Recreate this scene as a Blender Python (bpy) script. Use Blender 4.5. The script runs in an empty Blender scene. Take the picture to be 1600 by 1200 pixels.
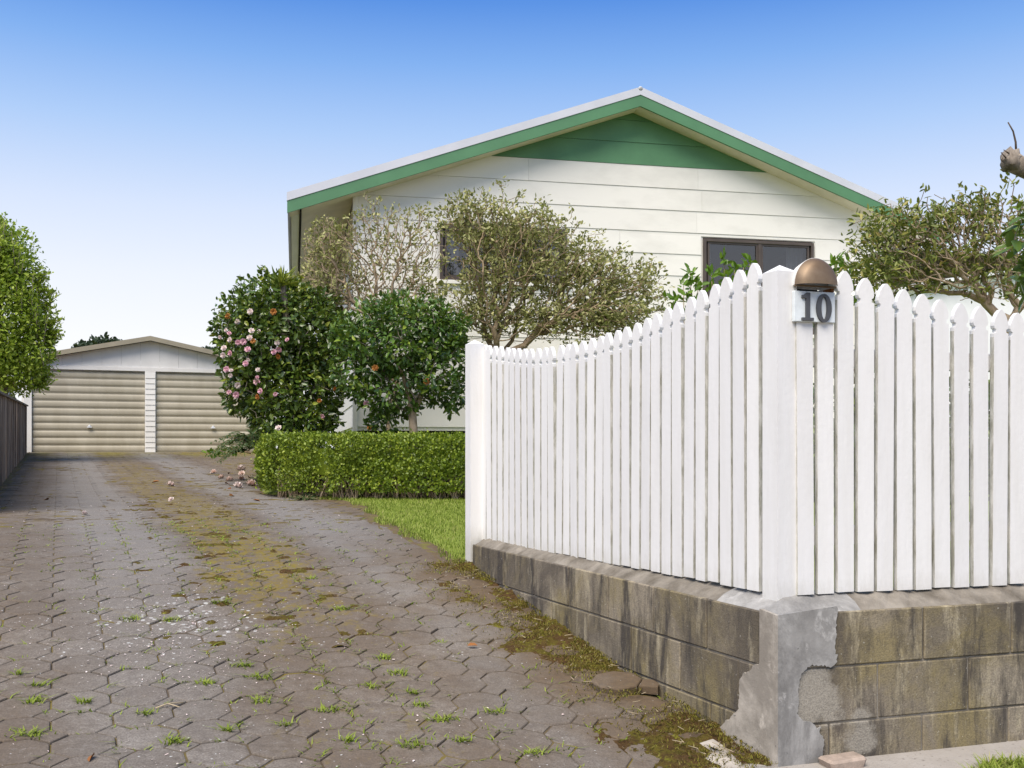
import bpy, math, random
import numpy as np
from mathutils import Matrix, Vector

random.seed(7)
RNG = np.random.default_rng(11)
C = bpy.context.scene.collection
SC = bpy.context.scene

# ------------------------------------------------------------------ camera, sky, sun, exposure
cam = bpy.data.cameras.new('camera')
cam.sensor_width = 36.0
cam.lens = 36.0
cam.shift_y = 100 / 1600
cam.clip_start = 0.05
cam.clip_end = 2000
camo = bpy.data.objects.new('camera', cam)
camo.location = (0, 0, 0)
camo.rotation_euler = (math.radians(90), 0, 0)
C.objects.link(camo)
SC.camera = camo

SUN_EL, SUN_AZ = 55, -24          # degrees; azimuth measured from straight behind the camera
world = bpy.data.worlds.new('World')
SC.world = world
world.use_nodes = True
wn = world.node_tree
wn.nodes.clear()
w_out = wn.nodes.new('ShaderNodeOutputWorld')
w_bg = wn.nodes.new('ShaderNodeBackground')
w_bg.inputs['Strength'].default_value = 0.1
w_sky = wn.nodes.new('ShaderNodeTexSky')
w_sky.sky_type = 'NISHITA'
w_sky.sun_disc = False
w_sky.sun_elevation = math.radians(SUN_EL)
w_sky.sun_rotation = math.radians(180 - SUN_AZ)
w_sky.air_density = 1.0
w_sky.dust_density = 2.0
w_tc = wn.nodes.new('ShaderNodeTexCoord')
w_sep = wn.nodes.new('ShaderNodeSeparateXYZ')
w_ramp = wn.nodes.new('ShaderNodeValToRGB')
els = w_ramp.color_ramp.elements
def lin(c):
    return tuple(((x / 255) / 12.92 if x / 255 <= 0.04045 else ((x / 255 + 0.055) / 1.055) ** 2.4) for x in c)
stops = [(0.0, (238, 238, 238)), (0.10, (236, 237, 240)), (0.16, (224, 229, 239)), (0.22, (204, 216, 238)),
         (0.29, (164, 193, 234)), (0.35, (122, 166, 226)), (0.40, (82, 136, 214)), (0.55, (92, 140, 205)), (1.0, (112, 142, 186))]
els[0].position, els[1].position = 0.0, 1.0
els[0].color = lin(stops[0][1]) + (1,)
els[1].color = lin(stops[-1][1]) + (1,)
for p, c in stops[1:-1]:
    e = els.new(p)
    e.color = lin(c) + (1,)
w_mul = wn.nodes.new('ShaderNodeVectorMath')
w_mul.operation = 'SCALE'
w_mul.inputs['Scale'].default_value = 9.3
w_mix = wn.nodes.new('ShaderNodeMix')
w_mix.data_type = 'RGBA'
w_mix.inputs['Factor'].default_value = 0.93
L = wn.links.new
L(w_tc.outputs['Generated'], w_sep.inputs[0])
L(w_sep.outputs['Z'], w_ramp.inputs['Fac'])
L(w_ramp.outputs['Color'], w_mul.inputs[0])
L(w_sky.outputs['Color'], w_mix.inputs['A'])
L(w_mul.outputs['Vector'], w_mix.inputs['B'])
L(w_mix.outputs['Result'], w_bg.inputs['Color'])
L(w_bg.outputs['Background'], w_out.inputs['Surface'])

sun = bpy.data.lights.new('sun', 'SUN')
sun.energy = 4.4
sun.angle = math.radians(45)
sun.color = (1.0, 0.90, 0.775)
suno = bpy.data.objects.new('sun', sun)
suno.rotation_euler = (math.radians(90 - SUN_EL), 0, math.radians(SUN_AZ))
suno.location = (-4, -6, 9)
C.objects.link(suno)

SC.view_settings.view_transform = 'Standard'
SC.view_settings.look = 'None'
SC.view_settings.exposure = 0.38
SC.view_settings.gamma = 1.0
SC.view_settings.use_curve_mapping = False
try:
    SC.cycles.max_bounces = 6
    SC.cycles.transparent_max_bounces = 8
    SC.cycles.caustics_reflective = False
    SC.cycles.caustics_refractive = False
except Exception:
    pass

# ------------------------------------------------------------------ place: eye level is z = 0
F, HY, CX = 1600.0, 700.0, 800.0
SA, CA = 0.4051, 0.9143           # driveway axis leans 23.9 degrees left of the view axis

def P(u, v, d):
    return np.array(((u - CX) / F * d, d, (HY - v) / F * d))
def st(x, y):
    return -SA * x + CA * y, CA * x + SA * y
def xy(s, t):
    return -SA * s + CA * t, CA * s + SA * t
_S = [-60, 0, 1.5, 2.6, 2.95, 3.4, 4.0, 4.8, 5.5, 6.2, 7.0, 9.0, 13.3, 26.4, 34, 400]
_Z = [-1.45, -1.34, -1.27, -1.17, -1.125, -1.065, -1.0, -.885, -.775, -.685, -.62, -.56, -.50, -.10, -.06, -.06]
_SS = np.linspace(-60, 400, 9201)
_ZZ = np.interp(_SS, _S, _Z)
_k = np.ones(11) / 11
_ZZ = np.convolve(np.pad(_ZZ, 5, 'edge'), _k, 'valid')
def gz(s, t=0):
    return np.interp(s, _SS, _ZZ)
def gzw(x, y):
    s, t = st(x, y)
    return float(gz(s, t))
def ground_hit(u, v):
    d = 1.0
    lo = 1.0
    for d in np.arange(2.5, 40, 0.02):
        x = (u - CX) / F * d
        if (HY - v) / F * d < gzw(x, d):
            return np.array((x, d, gzw(x, d)))
    return np.array((x, d, gzw(x, d)))
def plane_t(u, t):                # depth where the sight line of column u meets the plane t = const
    return t / (CA * (u - CX) / F + SA)
_ES = [0, 2.8, 5.7, 6.0, 7.0, 8.0, 9.5, 10.3, 10.9, 12.0, 14.0, 16.0, 21.0, 25.5, 40]
_ET = [2.30, 2.30, 2.27, 2.24, 2.24, 2.33, 2.62, 2.60, 2.30, 2.12, 2.45, 2.9, 3.6, 5.2, 5.2]
def edge_t(s):
    return np.interp(s, _ES, _ET)

_LAT = np.random.default_rng(5).uniform(-1, 1, (256, 256))
def vnoise(x, y):
    xi, yi = np.floor(x).astype(int), np.floor(y).astype(int); fx, fy = x - xi, y - yi
    fx, fy = fx * fx * (3 - 2 * fx), fy * fy * (3 - 2 * fy)
    g = lambda a, b: _LAT[a % 256, b % 256]
    return (g(xi, yi) * (1 - fx) + g(xi + 1, yi) * fx) * (1 - fy) + (g(xi, yi + 1) * (1 - fx) + g(xi + 1, yi + 1) * fx) * fy
def fbm(x, y, oct_=4, gain=0.55):
    x, y = np.broadcast_arrays(np.asarray(x, float), np.asarray(y, float))
    a, t, r = 1.0, 0.0, np.zeros(x.shape)
    for k in range(oct_):
        r = r + a * vnoise(x * 2 ** k + 17.3 * k, y * 2 ** k + 9.1 * k); t += a; a *= gain
    return r / t

# ------------------------------------------------------------------ helpers: objects
def tag(o, label=None, cat=None, group=None, kind=None):
    if label: o['label'] = label
    if cat: o['category'] = cat
    if group: o['group'] = group
    if kind: o['kind'] = kind
    return o
MATS = {}
def thing(name, label, cat, loc, rz=0.0, group=None):
    o = bpy.data.objects.new(name, None)
    o.empty_display_size = 0.2
    o.location = tuple(float(c) for c in loc)
    o.rotation_euler = (0, 0, rz)
    C.objects.link(o)
    return tag(o, label, cat, group)
def base_matrix(o):
    return Matrix.Translation(o.location) @ o.rotation_euler.to_matrix().to_4x4()
def link(name, me, mats, parent=None, local=False, loc=None, rot=None, scale=None):
    o = bpy.data.objects.new(name, me)
    if not isinstance(mats, (list, tuple)): mats = [mats]
    if len(me.materials) == 0:
        for m in mats: me.materials.append(MATS[m])
    if loc is not None: o.location = tuple(float(c) for c in loc)
    if rot is not None: o.rotation_euler = rot
    if scale is not None: o.scale = scale
    if parent is not None:
        o.parent = parent
        if not local and parent.type == 'EMPTY':
            o.matrix_parent_inverse = base_matrix(parent).inverted()
    C.objects.link(o)
    return o
def mesh_np(name, V, F4, smooth=False, mi=None):
    V = np.asarray(V, dtype=np.float32).reshape(-1, 3)
    F4 = np.asarray(F4, dtype=np.int32)
    n, k = F4.shape
    me = bpy.data.meshes.new(name)
    me.vertices.add(len(V)); me.vertices.foreach_set('co', V.ravel())
    me.loops.add(n * k); me.loops.foreach_set('vertex_index', F4.ravel())
    me.polygons.add(n)
    me.polygons.foreach_set('loop_start', np.arange(0, n * k, k, dtype=np.int32))
    me.polygons.foreach_set('loop_total', np.full(n, k, dtype=np.int32))
    if smooth: me.polygons.foreach_set('use_smooth', np.ones(n, dtype=bool))
    if mi is not None: me.polygons.foreach_set('material_index', np.asarray(mi, dtype=np.int32))
    me.update(calc_edges=True); me.validate()
    return me
class MB:
    def __init__(self): self.v, self.f, self.m, self.s = [], [], [], []
    def add(self, V, Fs, mi=0, smooth=False):
        b = len(self.v)
        self.v += [tuple(float(c) for c in p) for p in V]
        for f in Fs:
            self.f.append([b + i for i in f]); self.m.append(mi); self.s.append(smooth)
        return self
    def box(self, lo, hi, b=0.0, mi=0, M=None):
        V, Fs = bevel_box(lo, hi, b)
        if M is not None: V = [tuple(M @ Vector(p)) for p in V]
        return self.add(V, Fs, mi)
    def hexa(self, pts, mi=0):    # 4 bottom + 4 top corners, each ring counter-clockwise from above
        return self.add(pts, [(3, 2, 1, 0), (4, 5, 6, 7), (0, 1, 5, 4), (1, 2, 6, 5), (2, 3, 7, 6), (3, 0, 4, 7)], mi)
    def prism(self, poly, y0, y1, mi=0):   # poly in (x, z), counter-clockwise seen from -y; extruded y0 (front) to y1
        n = len(poly)
        V = [(x, y0, z) for x, z in poly] + [(x, y1, z) for x, z in poly]
        Fs = [tuple(range(n)), tuple(range(2 * n - 1, n - 1, -1))]
        Fs += [(i, i + n, (i + 1) % n + n, (i + 1) % n) for i in range(n)]
        return self.add(V, Fs, mi)
    def tube(self, pts, rad, n=8, mi=0, smooth=True, cap=True):
        V, Fs = tube(pts, rad, n, cap)
        return self.add(V, Fs, mi, smooth)
    def mesh(self, name):
        me = bpy.data.meshes.new(name)
        me.from_pydata(self.v, [], self.f)
        me.polygons.foreach_set('material_index', self.m)
        me.polygons.foreach_set('use_smooth', self.s)
        me.update()
        return me
    def build(self, name, mats, parent=None, local=False, **kw):
        return link(name, self.mesh(name), mats, parent, local, **kw)
def bevel_box(lo, hi, b):
    x0, y0, z0 = lo; x1, y1, z1 = hi
    if b <= 0:
        V = [(x0, y0, z0), (x1, y0, z0), (x1, y1, z0), (x0, y1, z0), (x0, y0, z1), (x1, y0, z1), (x1, y1, z1), (x0, y1, z1)]
        return V, [(3, 2, 1, 0), (4, 5, 6, 7), (0, 1, 5, 4), (1, 2, 6, 5), (2, 3, 7, 6), (3, 0, 4, 7)]
    V, idx = [], {}
    for i in (0, 1):
        for j in (0, 1):
            for k in (0, 1):
                c = ((x0, x1)[i], (y0, y1)[j], (z0, z1)[k])
                d = (b if i == 0 else -b, b if j == 0 else -b, b if k == 0 else -b)
                for ax in range(3):
                    p = [c[a] + (0 if a == ax else d[a]) for a in range(3)]
                    idx[(i, j, k, ax)] = len(V); V.append(tuple(p))
    q = idx; Fs = []
    Fs.append((q[0,0,0,0], q[0,0,1,0], q[0,1,1,0], q[0,1,0,0])); Fs.append((q[1,0,0,0], q[1,1,0,0], q[1,1,1,0], q[1,0,1,0]))
    Fs.append((q[0,0,0,1], q[1,0,0,1], q[1,0,1,1], q[0,0,1,1])); Fs.append((q[0,1,0,1], q[0,1,1,1], q[1,1,1,1], q[1,1,0,1]))
    Fs.append((q[0,0,0,2], q[0,1,0,2], q[1,1,0,2], q[1,0,0,2])); Fs.append((q[0,0,1,2], q[1,0,1,2], q[1,1,1,2], q[0,1,1,2]))
    for k in (0, 1):
        for j in (0, 1):
            Fs.append((q[0,j,k,1], q[0,j,k,2], q[1,j,k,2], q[1,j,k,1]))
        for i in (0, 1):
            Fs.append((q[i,0,k,0], q[i,0,k,2], q[i,1,k,2], q[i,1,k,0]))
    for i in (0, 1):
        for j in (0, 1):
            Fs.append((q[i,j,0,0], q[i,j,0,1], q[i,j,1,1], q[i,j,1,0]))
            for k in (0, 1):
                Fs.append((q[i,j,k,0], q[i,j,k,1], q[i,j,k,2]))
    return V, Fs
def tube(pts, rad, n=8, cap=True):
    pts = [np.array(p, float) for p in pts]
    if not hasattr(rad, '__len__'): rad = [rad] * len(pts)
    V, Fs = [], []
    ref = np.array((0.31, 0.17, 0.93))
    for i, p in enumerate(pts):
        d = pts[min(i + 1, len(pts) - 1)] - pts[max(i - 1, 0)]
        d = d / (np.linalg.norm(d) + 1e-9)
        a = np.cross(d, ref); 
        if np.linalg.norm(a) < 1e-3: a = np.cross(d, (1, 0, 0))
        a /= np.linalg.norm(a); b = np.cross(d, a)
        for k in range(n):
            th = 2 * math.pi * k / n
            V.append(p + rad[i] * (math.cos(th) * a + math.sin(th) * b))
    for i in range(len(pts) - 1):
        for k in range(n):
            k2 = (k + 1) % n
            Fs.append((i * n + k, i * n + k2, (i + 1) * n + k2, (i + 1) * n + k))
    if cap:
        Fs.append(tuple(range(n - 1, -1, -1)))
        m = (len(pts) - 1) * n
        Fs.append(tuple(range(m, m + n)))
    return V, Fs

# ------------------------------------------------------------------ helpers: materials
class NT:
    def __init__(self, name):
        self.m = bpy.data.materials.new(name); self.m.use_nodes = True
        self.t = self.m.node_tree
        self.t.nodes.clear()
        self.out = self.t.nodes.new('ShaderNodeOutputMaterial')
        self.b = self.t.nodes.new('ShaderNodeBsdfPrincipled')
        self.t.links.new(self.b.outputs[0], self.out.inputs['Surface'])
        self._pos = None
        MATS[name] = self.m
    def n(self, typ, **kw):
        nd = self.t.nodes.new(typ)
        for k, v in kw.items(): setattr(nd, k, v)
        return nd
    def set(self, sock, val):
        if hasattr(val, 'is_output') or hasattr(val, 'links'): self.t.links.new(val, sock)
        else: sock.default_value = val
    def pos(self):
        if self._pos is None: self._pos = self.n('ShaderNodeNewGeometry').outputs['Position']
        return self._pos
    def scale(self, v, s):
        m = self.n('ShaderNodeVectorMath', operation='MULTIPLY'); self.set(m.inputs[0], v); m.inputs[1].default_value = s
        return m.outputs[0]
    def dot(self, v, s):
        m = self.n('ShaderNodeVectorMath', operation='DOT_PRODUCT'); self.set(m.inputs[0], v); m.inputs[1].default_value = s
        return m.outputs['Value']
    def noise(self, scale, v=None, detail=4, rough=0.6, dist=0.0):
        m = self.n('ShaderNodeTexNoise'); self.set(m.inputs['Vector'], self.pos() if v is None else v)
        m.inputs['Scale'].default_value = scale; m.inputs['Detail'].default_value = detail
        m.inputs['Roughness'].default_value = rough; m.inputs['Distortion'].default_value = dist
        return m.outputs['Fac']
    def voro(self, scale, v=None, feature='F1', rnd=1.0):
        m = self.n('ShaderNodeTexVoronoi', feature=feature); self.set(m.inputs['Vector'], self.pos() if v is None else v)
        m.inputs['Scale'].default_value = scale; m.inputs['Randomness'].default_value = rnd
        return m.outputs['Distance']
    def ramp(self, f, stops, interp='LINEAR'):
        r = self.n('ShaderNodeValToRGB'); self.set(r.inputs['Fac'], f)
        r.color_ramp.interpolation = interp
        e = r.color_ramp.elements
        def col(c): return (c, c, c, 1) if not hasattr(c, '__len__') else tuple(c) + (1,)
        e[0].position, e[0].color = stops[0][0], col(stops[0][1])
        e[1].position, e[1].color = stops[-1][0], col(stops[-1][1])
        for p, c in stops[1:-1]:
            k = e.new(p); k.color = col(c)
        return r.outputs['Color']
    def math(self, op, a, b=0.0):
        m = self.n('ShaderNodeMath', operation=op); self.set(m.inputs[0], a); self.set(m.inputs[1], b)
        return m.outputs[0]
    def mix(self, f, a, b, mode='MIX'):
        m = self.n('ShaderNodeMix', data_type='RGBA', blend_type=mode)
        self.set(m.inputs['Factor'], f)
        for s, v in (('A', a), ('B', b)):
            if hasattr(v, '__len__') and not hasattr(v, 'links'): v = tuple(v) + ((1,) if len(v) == 3 else ())
            self.set(m.inputs[s], v)
        return m.outputs['Result']
    def island(self): return self.n('ShaderNodeNewGeometry').outputs['Random Per Island']
    def objrand(self): return self.n('ShaderNodeObjectInfo').outputs['Random']
    def color(self, c):
        self.set(self.b.inputs['Base Color'], c if not (hasattr(c, '__len__') and len(c) == 3 and not hasattr(c, 'links')) else tuple(c) + (1,))
        return self
    def rough(self, r, spec=0.4):
        self.set(self.b.inputs['Roughness'], r); self.b.inputs['Specular IOR Level'].default_value = spec
        return self
    def bump(self, h, strength=0.3, dist=0.01):
        m = self.n('ShaderNodeBump'); m.inputs['Strength'].default_value = strength; m.inputs['Distance'].default_value = dist
        self.set(m.inputs['Height'], h); self.t.links.new(m.outputs[0], self.b.inputs['Normal'])
        return self

def plain(name, c, r=0.6, spec=0.4, var=0.12, scale=6.0, bump=0.0, bscale=60.0, metal=0.0):
    m = NT(name)
    n = m.noise(scale)
    m.color(m.mix(m.ramp(n, [(0.3, 0.0), (0.7, 1.0)]), tuple(x * (1 - var) for x in c), tuple(min(1, x * (1 + var)) for x in c))).rough(r, spec)
    m.b.inputs['Metallic'].default_value = metal
    if bump: m.bump(m.noise(bscale), bump, 0.004)
    return m
def foliage(name, cols, rough=0.4, spec=0.45, trans=0.25, clump=2.5):
    m = NT(name)
    f = m.math('ADD', m.math('MULTIPLY', m.island(), 0.72), m.math('MULTIPLY', m.ramp(m.noise(clump, detail=2), [(0.3, 0.0), (0.7, 1.0)]), 0.28))
    k = len(cols)
    c = m.ramp(f, [(0.04 + 0.92 * i / (k - 1), col) for i, col in enumerate(cols)])
    m.color(c).rough(rough, spec)
    tr = m.n('ShaderNodeBsdfTranslucent'); m.t.links.new(m.mix(0.5, c, (0.25, 0.36, 0.03), 'MIX'), tr.inputs['Color'])
    mx = m.n('ShaderNodeMixShader'); mx.inputs[0].default_value = trans
    m.t.links.new(m.b.outputs[0], mx.inputs[1]); m.t.links.new(tr.outputs[0], mx.inputs[2])
    m.t.links.new(mx.outputs[0], m.out.inputs['Surface'])
    return m

# painted timber of the fence
m = NT('white_paint')
chip = m.ramp(m.noise(38, detail=5, rough=0.7), [(0.70, 0.0), (0.76, 1.0)])
grime = m.ramp(m.noise(3.0, m.scale(m.pos(), (6, 6, 0.8)), detail=5), [(0.42, 0.0), (0.8, 1.0)])
zlow = m.ramp(m.math('ADD', m.dot(m.pos(), (0, 0, 1)), m.math('MULTIPLY', m.noise(9), 0.14)), [(-0.0, 0.0), (1.0, 0.0)])
base = m.mix(m.objrand(), (0.735, 0.735, 0.74), (0.80, 0.80, 0.795))
base = m.mix(m.math('MULTIPLY', grime, 0.28), base, (0.56, 0.55, 0.50))
base = m.mix(m.math('MULTIPLY', chip, 0.25), base, (0.36, 0.34, 0.30))
ft = m.math('MULTIPLY', m.ramp(m.math('MULTIPLY', m.math('SUBTRACT', -0.30, m.math('ADD', m.dot(m.pos(), (0, 0, 1.0)), m.math('MULTIPLY', m.noise(20, m.scale(m.pos(), (2, 2, 0.5)), detail=7, rough=0.7), 0.20))), 5.0), [(0.35, 0.0), (1.0, 1.0)]), 0.45)
base = m.mix(ft, base, (0.40, 0.385, 0.32))
m.color(base).rough(0.45, 0.35).bump(m.math('ADD', m.noise(14, m.scale(m.pos(), (4, 4, 0.5)), detail=5), m.noise(45, detail=4)), 0.22, 0.004)
m = NT('grime_shade_edge')  # algae grime, plus the shade between pickets put into the colour
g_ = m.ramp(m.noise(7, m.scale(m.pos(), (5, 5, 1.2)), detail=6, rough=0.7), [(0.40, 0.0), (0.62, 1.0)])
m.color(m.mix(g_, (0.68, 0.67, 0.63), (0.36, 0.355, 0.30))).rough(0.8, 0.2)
# weathered concrete blocks
m = NT('block')
p = m.pos()
streak = m.noise(2.6, m.scale(p, (3.0, 3.0, 0.6)), detail=8, rough=0.72, dist=0.25)
blot = m.noise(2.2, detail=7, rough=0.68, dist=0.5)
blot2 = m.noise(1.1, detail=8, rough=0.7, dist=0.6)
grit = m.noise(150, detail=4, rough=0.7)
c = m.mix(m.ramp(m.objrand(), [(0.0, 0.0), (1.0, 1.0)]), (0.19, 0.163, 0.122), (0.37, 0.32, 0.245))
c = m.mix(m.ramp(blot, [(0.42, 0.0), (0.58, 0.8)]), c, (0.245, 0.20, 0.095))
c = m.mix(m.ramp(blot2, [(0.46, 0.0), (0.58, 0.85)]), c, (0.105, 0.09, 0.075))
c = m.mix(m.ramp(streak, [(0.49, 0.0), (0.62, 0.9)]), c, (0.058, 0.052, 0.048))
c = m.mix(m.ramp(m.noise(3.7, m.scale(p, (4, 4, 0.8)), detail=7, rough=0.7), [(0.55, 0.0), (0.70, 0.7)]), c, (0.50, 0.44, 0.31))
def face_pt(u, v):
    k_ = (u - CX) / F; r_q = (0.93 - k_ * 3.6) / (k_ * 0.30 - 0.955); d_q = 3.6 + 0.30 * r_q
    return ((u - CX) / F * d_q, d_q, (HY - v) / F * d_q)
for (uu, vv, rad) in ((1270, 1080, .13), (1292, 1100, .11), (1345, 1155, .10), (1262, 1055, .11), (1262, 1110, .10), (1345, 1120, .05)):
    vm = m.n('ShaderNodeVectorMath', operation='DISTANCE'); m.t.links.new(p, vm.inputs[0]); vm.inputs[1].default_value = face_pt(uu, vv)
    sm_ = m.math('SUBTRACT', 1.0, m.math('MULTIPLY', vm.outputs['Value'], 1 / rad))
    c = m.mix(m.ramp(m.math('ADD', sm_, m.math('MULTIPLY', m.math('SUBTRACT', m.noise(11, detail=8, rough=0.7), 0.5), 1.8)), [(0.18, 0.0), (0.50, 0.85)]), c, (0.33, 0.305, 0.26))
c = m.mix(m.ramp(m.noise(80, detail=2), [(0.68, 0.0), (0.73, 0.5)]), c, (0.5, 0.48, 0.42))
c = m.mix(m.ramp(grit, [(0.3, 0.5), (0.58, 0.0)]), c, (0.07, 0.062, 0.055))
m.color(c).rough(0.92, 0.2).bump(m.math('ADD', grit, m.noise(40, detail=5)), 0.5, 0.006)
m = NT('mortar')
c = m.mix(m.ramp(m.noise(7, detail=6), [(0.35, 0.0), (0.65, 1.0)]), (0.12, 0.105, 0.085), (0.27, 0.245, 0.21))
m.color(c).rough(0.95, 0.15).bump(m.noise(60, detail=6), 0.6, 0.008)
for nm, a, b in (('render_grey', (0.235, 0.23, 0.222), (0.36, 0.355, 0.345)), ('render_beige', (0.34, 0.305, 0.26), (0.48, 0.44, 0.385)), ('render_pale', (0.36, 0.36, 0.33), (0.52, 0.52, 0.49))):
    m = NT(nm)
    c = m.mix(m.ramp(m.noise(5, m.scale(m.pos(), (1.6, 1.6, 0.7)), detail=6), [(0.35, 0.0), (0.65, 1.0)]), a, b)
    c = m.mix(m.ramp(m.noise(3.2, detail=9, rough=0.72, dist=0.5), [(0.46, 0.0), (0.60, 0.75)]), c, tuple(x * 0.62 for x in a))
    c = m.mix(m.ramp(m.noise(7, detail=9, rough=0.72, dist=0.3), [(0.58, 0.0), (0.66, 0.7)]), c, tuple(min(1, x * 1.35) for x in b))
    c = m.mix(m.ramp(m.noise(45, detail=3), [(0.70, 0.0), (0.74, 0.8)]), c, (0.1, 0.1, 0.095))
    m.color(c).rough(0.85, 0.25).bump(m.noise(26, detail=6), 0.35, 0.008)
# pavers
m = NT('paver')
p = m.pos()
T = m.dot(p, (CA, SA, 0)); S = m.dot(p, (-SA, CA, 0))
big = m.noise(1.6, detail=7, rough=0.65)
grit = m.noise(150, detail=5, rough=0.75)
mott = m.noise(22, detail=7, rough=0.72, dist=0.3)
c = m.mix(m.objrand(), (0.212, 0.190, 0.164), (0.290, 0.262, 0.230))
c = m.mix(m.ramp(big, [(0.38, 0.0), (0.60, 0.9)]), c, (0.160, 0.132, 0.107))
c = m.mix(m.ramp(mott, [(0.42, 0.0), (0.66, 0.85)]), c, (0.120, 0.100, 0.083))
c = m.mix(m.ramp(m.noise(34, detail=5, rough=0.7), [(0.56, 0.0), (0.70, 0.6)]), c, (0.34, 0.315, 0.29))
Tn = m.math('ADD', T, m.math('MULTIPLY', m.math('SUBTRACT', m.noise(0.9), 0.5), 0.7))
Tm = m.math('MULTIPLY', m.math('ADD', Tn, 1.0), 0.25)     # t in [-1, 3] to [0, 1]
lane = m.ramp(Tm, [(0.20, 0.0), (0.29, 1.0), (0.385, 1.0), (0.45, 0.0), (0.62, 0.0), (0.68, 1.0), (0.76, 1.0), (0.84, 0.1)])
sf = m.ramp(m.math('MULTIPLY', S, 1 / 30), [(0.12, 0.25), (0.25, 1.0)])
c = m.mix(m.math('MULTIPLY', m.math('MULTIPLY', lane, sf), 0.75), c, (0.27, 0.255, 0.24))
brown = m.ramp(Tm, [(0.10, 0.9), (0.22, 0.45), (0.30, 0.0), (0.40, 0.0), (0.48, 0.6), (0.62, 0.6), (0.68, 0.0), (0.80, 0.1), (0.86, 0.75)])
c = m.mix(m.math('MULTIPLY', brown, m.ramp(m.noise(5, detail=5), [(0.3, 0.25), (0.65, 0.85)])), c, (0.150, 0.105, 0.066))
walld = m.math('MULTIPLY', m.ramp(m.math('ADD', m.math('MULTIPLY', T, 0.4), m.math('MULTIPLY', m.math('SUBTRACT', m.noise(3, detail=6), 0.5), 0.5)), [(0.66, 0.0), (0.86, 0.9)]), m.ramp(m.math('MULTIPLY', S, 0.1), [(0.60, 1.0), (0.75, 0.0)]))
c = m.mix(walld, c, m.mix(m.noise(30, detail=5), (0.075, 0.05, 0.03), (0.19, 0.13, 0.07)))
c = m.mix(m.ramp(grit, [(0.38, 0.65), (0.62, 0.0)]), c, (0.08, 0.068, 0.058))
mossm = m.ramp(Tm, [(0.02, 0.5), (0.12, 0.0), (0.29, 0.0), (0.31, 0.35), (0.335, 0.0), (0.42, 0.1), (0.47, 1.0), (0.58, 1.0), (0.65, 0.1), (0.84, 0.0), (0.93, 1.0)])
mossm = m.math('MULTIPLY', mossm, m.ramp(m.math('MULTIPLY', S, 1 / 30), [(0.15, 0.25), (0.20, 1.0), (0.5, 0.8), (0.75, 0.5), (0.82, 1.0)]))
far = m.ramp(m.math('MULTIPLY', S, 1 / 30), [(0.74, 0.0), (0.84, 0.55)])
mossn = m.ramp(m.math('ADD', m.noise(11, m.scale(p, (1, 0.7, 1)), detail=7, rough=0.72), m.math('MULTIPLY', mossm, 0.185)), [(0.605, 0.0), (0.665, 1.0)])
mossn = m.math('MULTIPLY', mossn, m.ramp(m.noise(36, m.scale(p, (1, 0.8, 1)), detail=5, rough=0.7), [(0.42, 0.22), (0.56, 1.0)]))
mc = m.mix(m.noise(9, detail=3), (0.17, 0.105, 0.014), (0.22, 0.19, 0.025))
c = m.mix(m.math('MULTIPLY', mossn, m.math('ADD', m.math('MULTIPLY', mossm, 0.75), 0.08)), c, mc)
c = m.mix(m.math('MULTIPLY', far, m.ramp(m.noise(2.4, detail=4), [(0.4, 0.0), (0.6, 1.0)])), c, (0.17, 0.16, 0.035))
spot = m.voro(26)
dens = m.ramp(m.noise(2.2, detail=4), [(0.42, 0.0), (0.72, 0.33)])
vm = m.n('ShaderNodeVectorMath', operation='DISTANCE'); m.t.links.new(p, vm.inputs[0]); vm.inputs[1].default_value = (-1.62, 4.95, -.82)
patch = m.ramp(vm.outputs['Value'], [(0.05, 0.62), (0.55, 0.12), (0.9, 0.0)])
lim = m.math('ADD', m.math('MULTIPLY', dens, 0.9), m.math('MULTIPLY', patch, 1.2))
spots = m.math('MULTIPLY', m.math('LESS_THAN', m.math('ADD', spot, m.math('MULTIPLY', m.noise(120, detail=2), 0.35)), m.math('ADD', m.math('MULTIPLY', lim, 0.42), 0.20)), m.ramp(m.noise(13, detail=2), [(0.44, 0.0), (0.5, 1.0)]))
c = m.mix(m.math('MULTIPLY', spots, 0.8), c, (0.50, 0.50, 0.485))
m.color(c).rough(0.95, 0.12).bump(m.math('ADD', grit, m.math('MULTIPLY', m.noise(30, detail=5), 1.5)), 0.45, 0.004)
m = NT('joint_soil')
T = m.dot(m.pos(), (CA, SA, 0))
c = m.mix(m.ramp(m.noise(3.5, detail=6), [(0.44, 0.0), (0.6, 1.0)]), (0.10, 0.078, 0.056), (0.16, 0.125, 0.03))
m.color(c).rough(1.0, 0.1).bump(m.noise(60), 0.6, 0.01)
m = NT('soil')
c = m.mix(m.noise(6, detail=6), (0.07, 0.05, 0.035), (0.19, 0.14, 0.085))
c = m.mix(m.ramp(m.noise(11, detail=5), [(0.5, 0.0), (0.6, 0.8)]), c, (0.16, 0.15, 0.04))
m.color(c).rough(1.0, 0.1).bump(m.noise(40, detail=6), 0.7, 0.02)
m = NT('concrete_path')
c = m.mix(m.noise(8, detail=6), (0.26, 0.235, 0.21), (0.40, 0.375, 0.345))
c = m.mix(m.ramp(m.noise(60, detail=3), [(0.62, 0.0), (0.7, 0.7)]), c, (0.12, 0.10, 0.09))
m.color(c).rough(0.95, 0.2).bump(m.noise(70, detail=6), 0.5, 0.006)
m = NT('turf')
c = m.mix(m.noise(3, detail=6), (0.15, 0.20, 0.035), (0.26, 0.31, 0.07))
m.color(c).rough(1.0, 0.1).bump(m.noise(80), 0.6, 0.02)
m = NT('moss')
c = m.mix(m.ramp(m.noise(9, detail=8, rough=0.75), [(0.44, 0.0), (0.60, 1.0)]), (0.105, 0.062, 0.026), (0.135, 0.115, 0.020))
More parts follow.
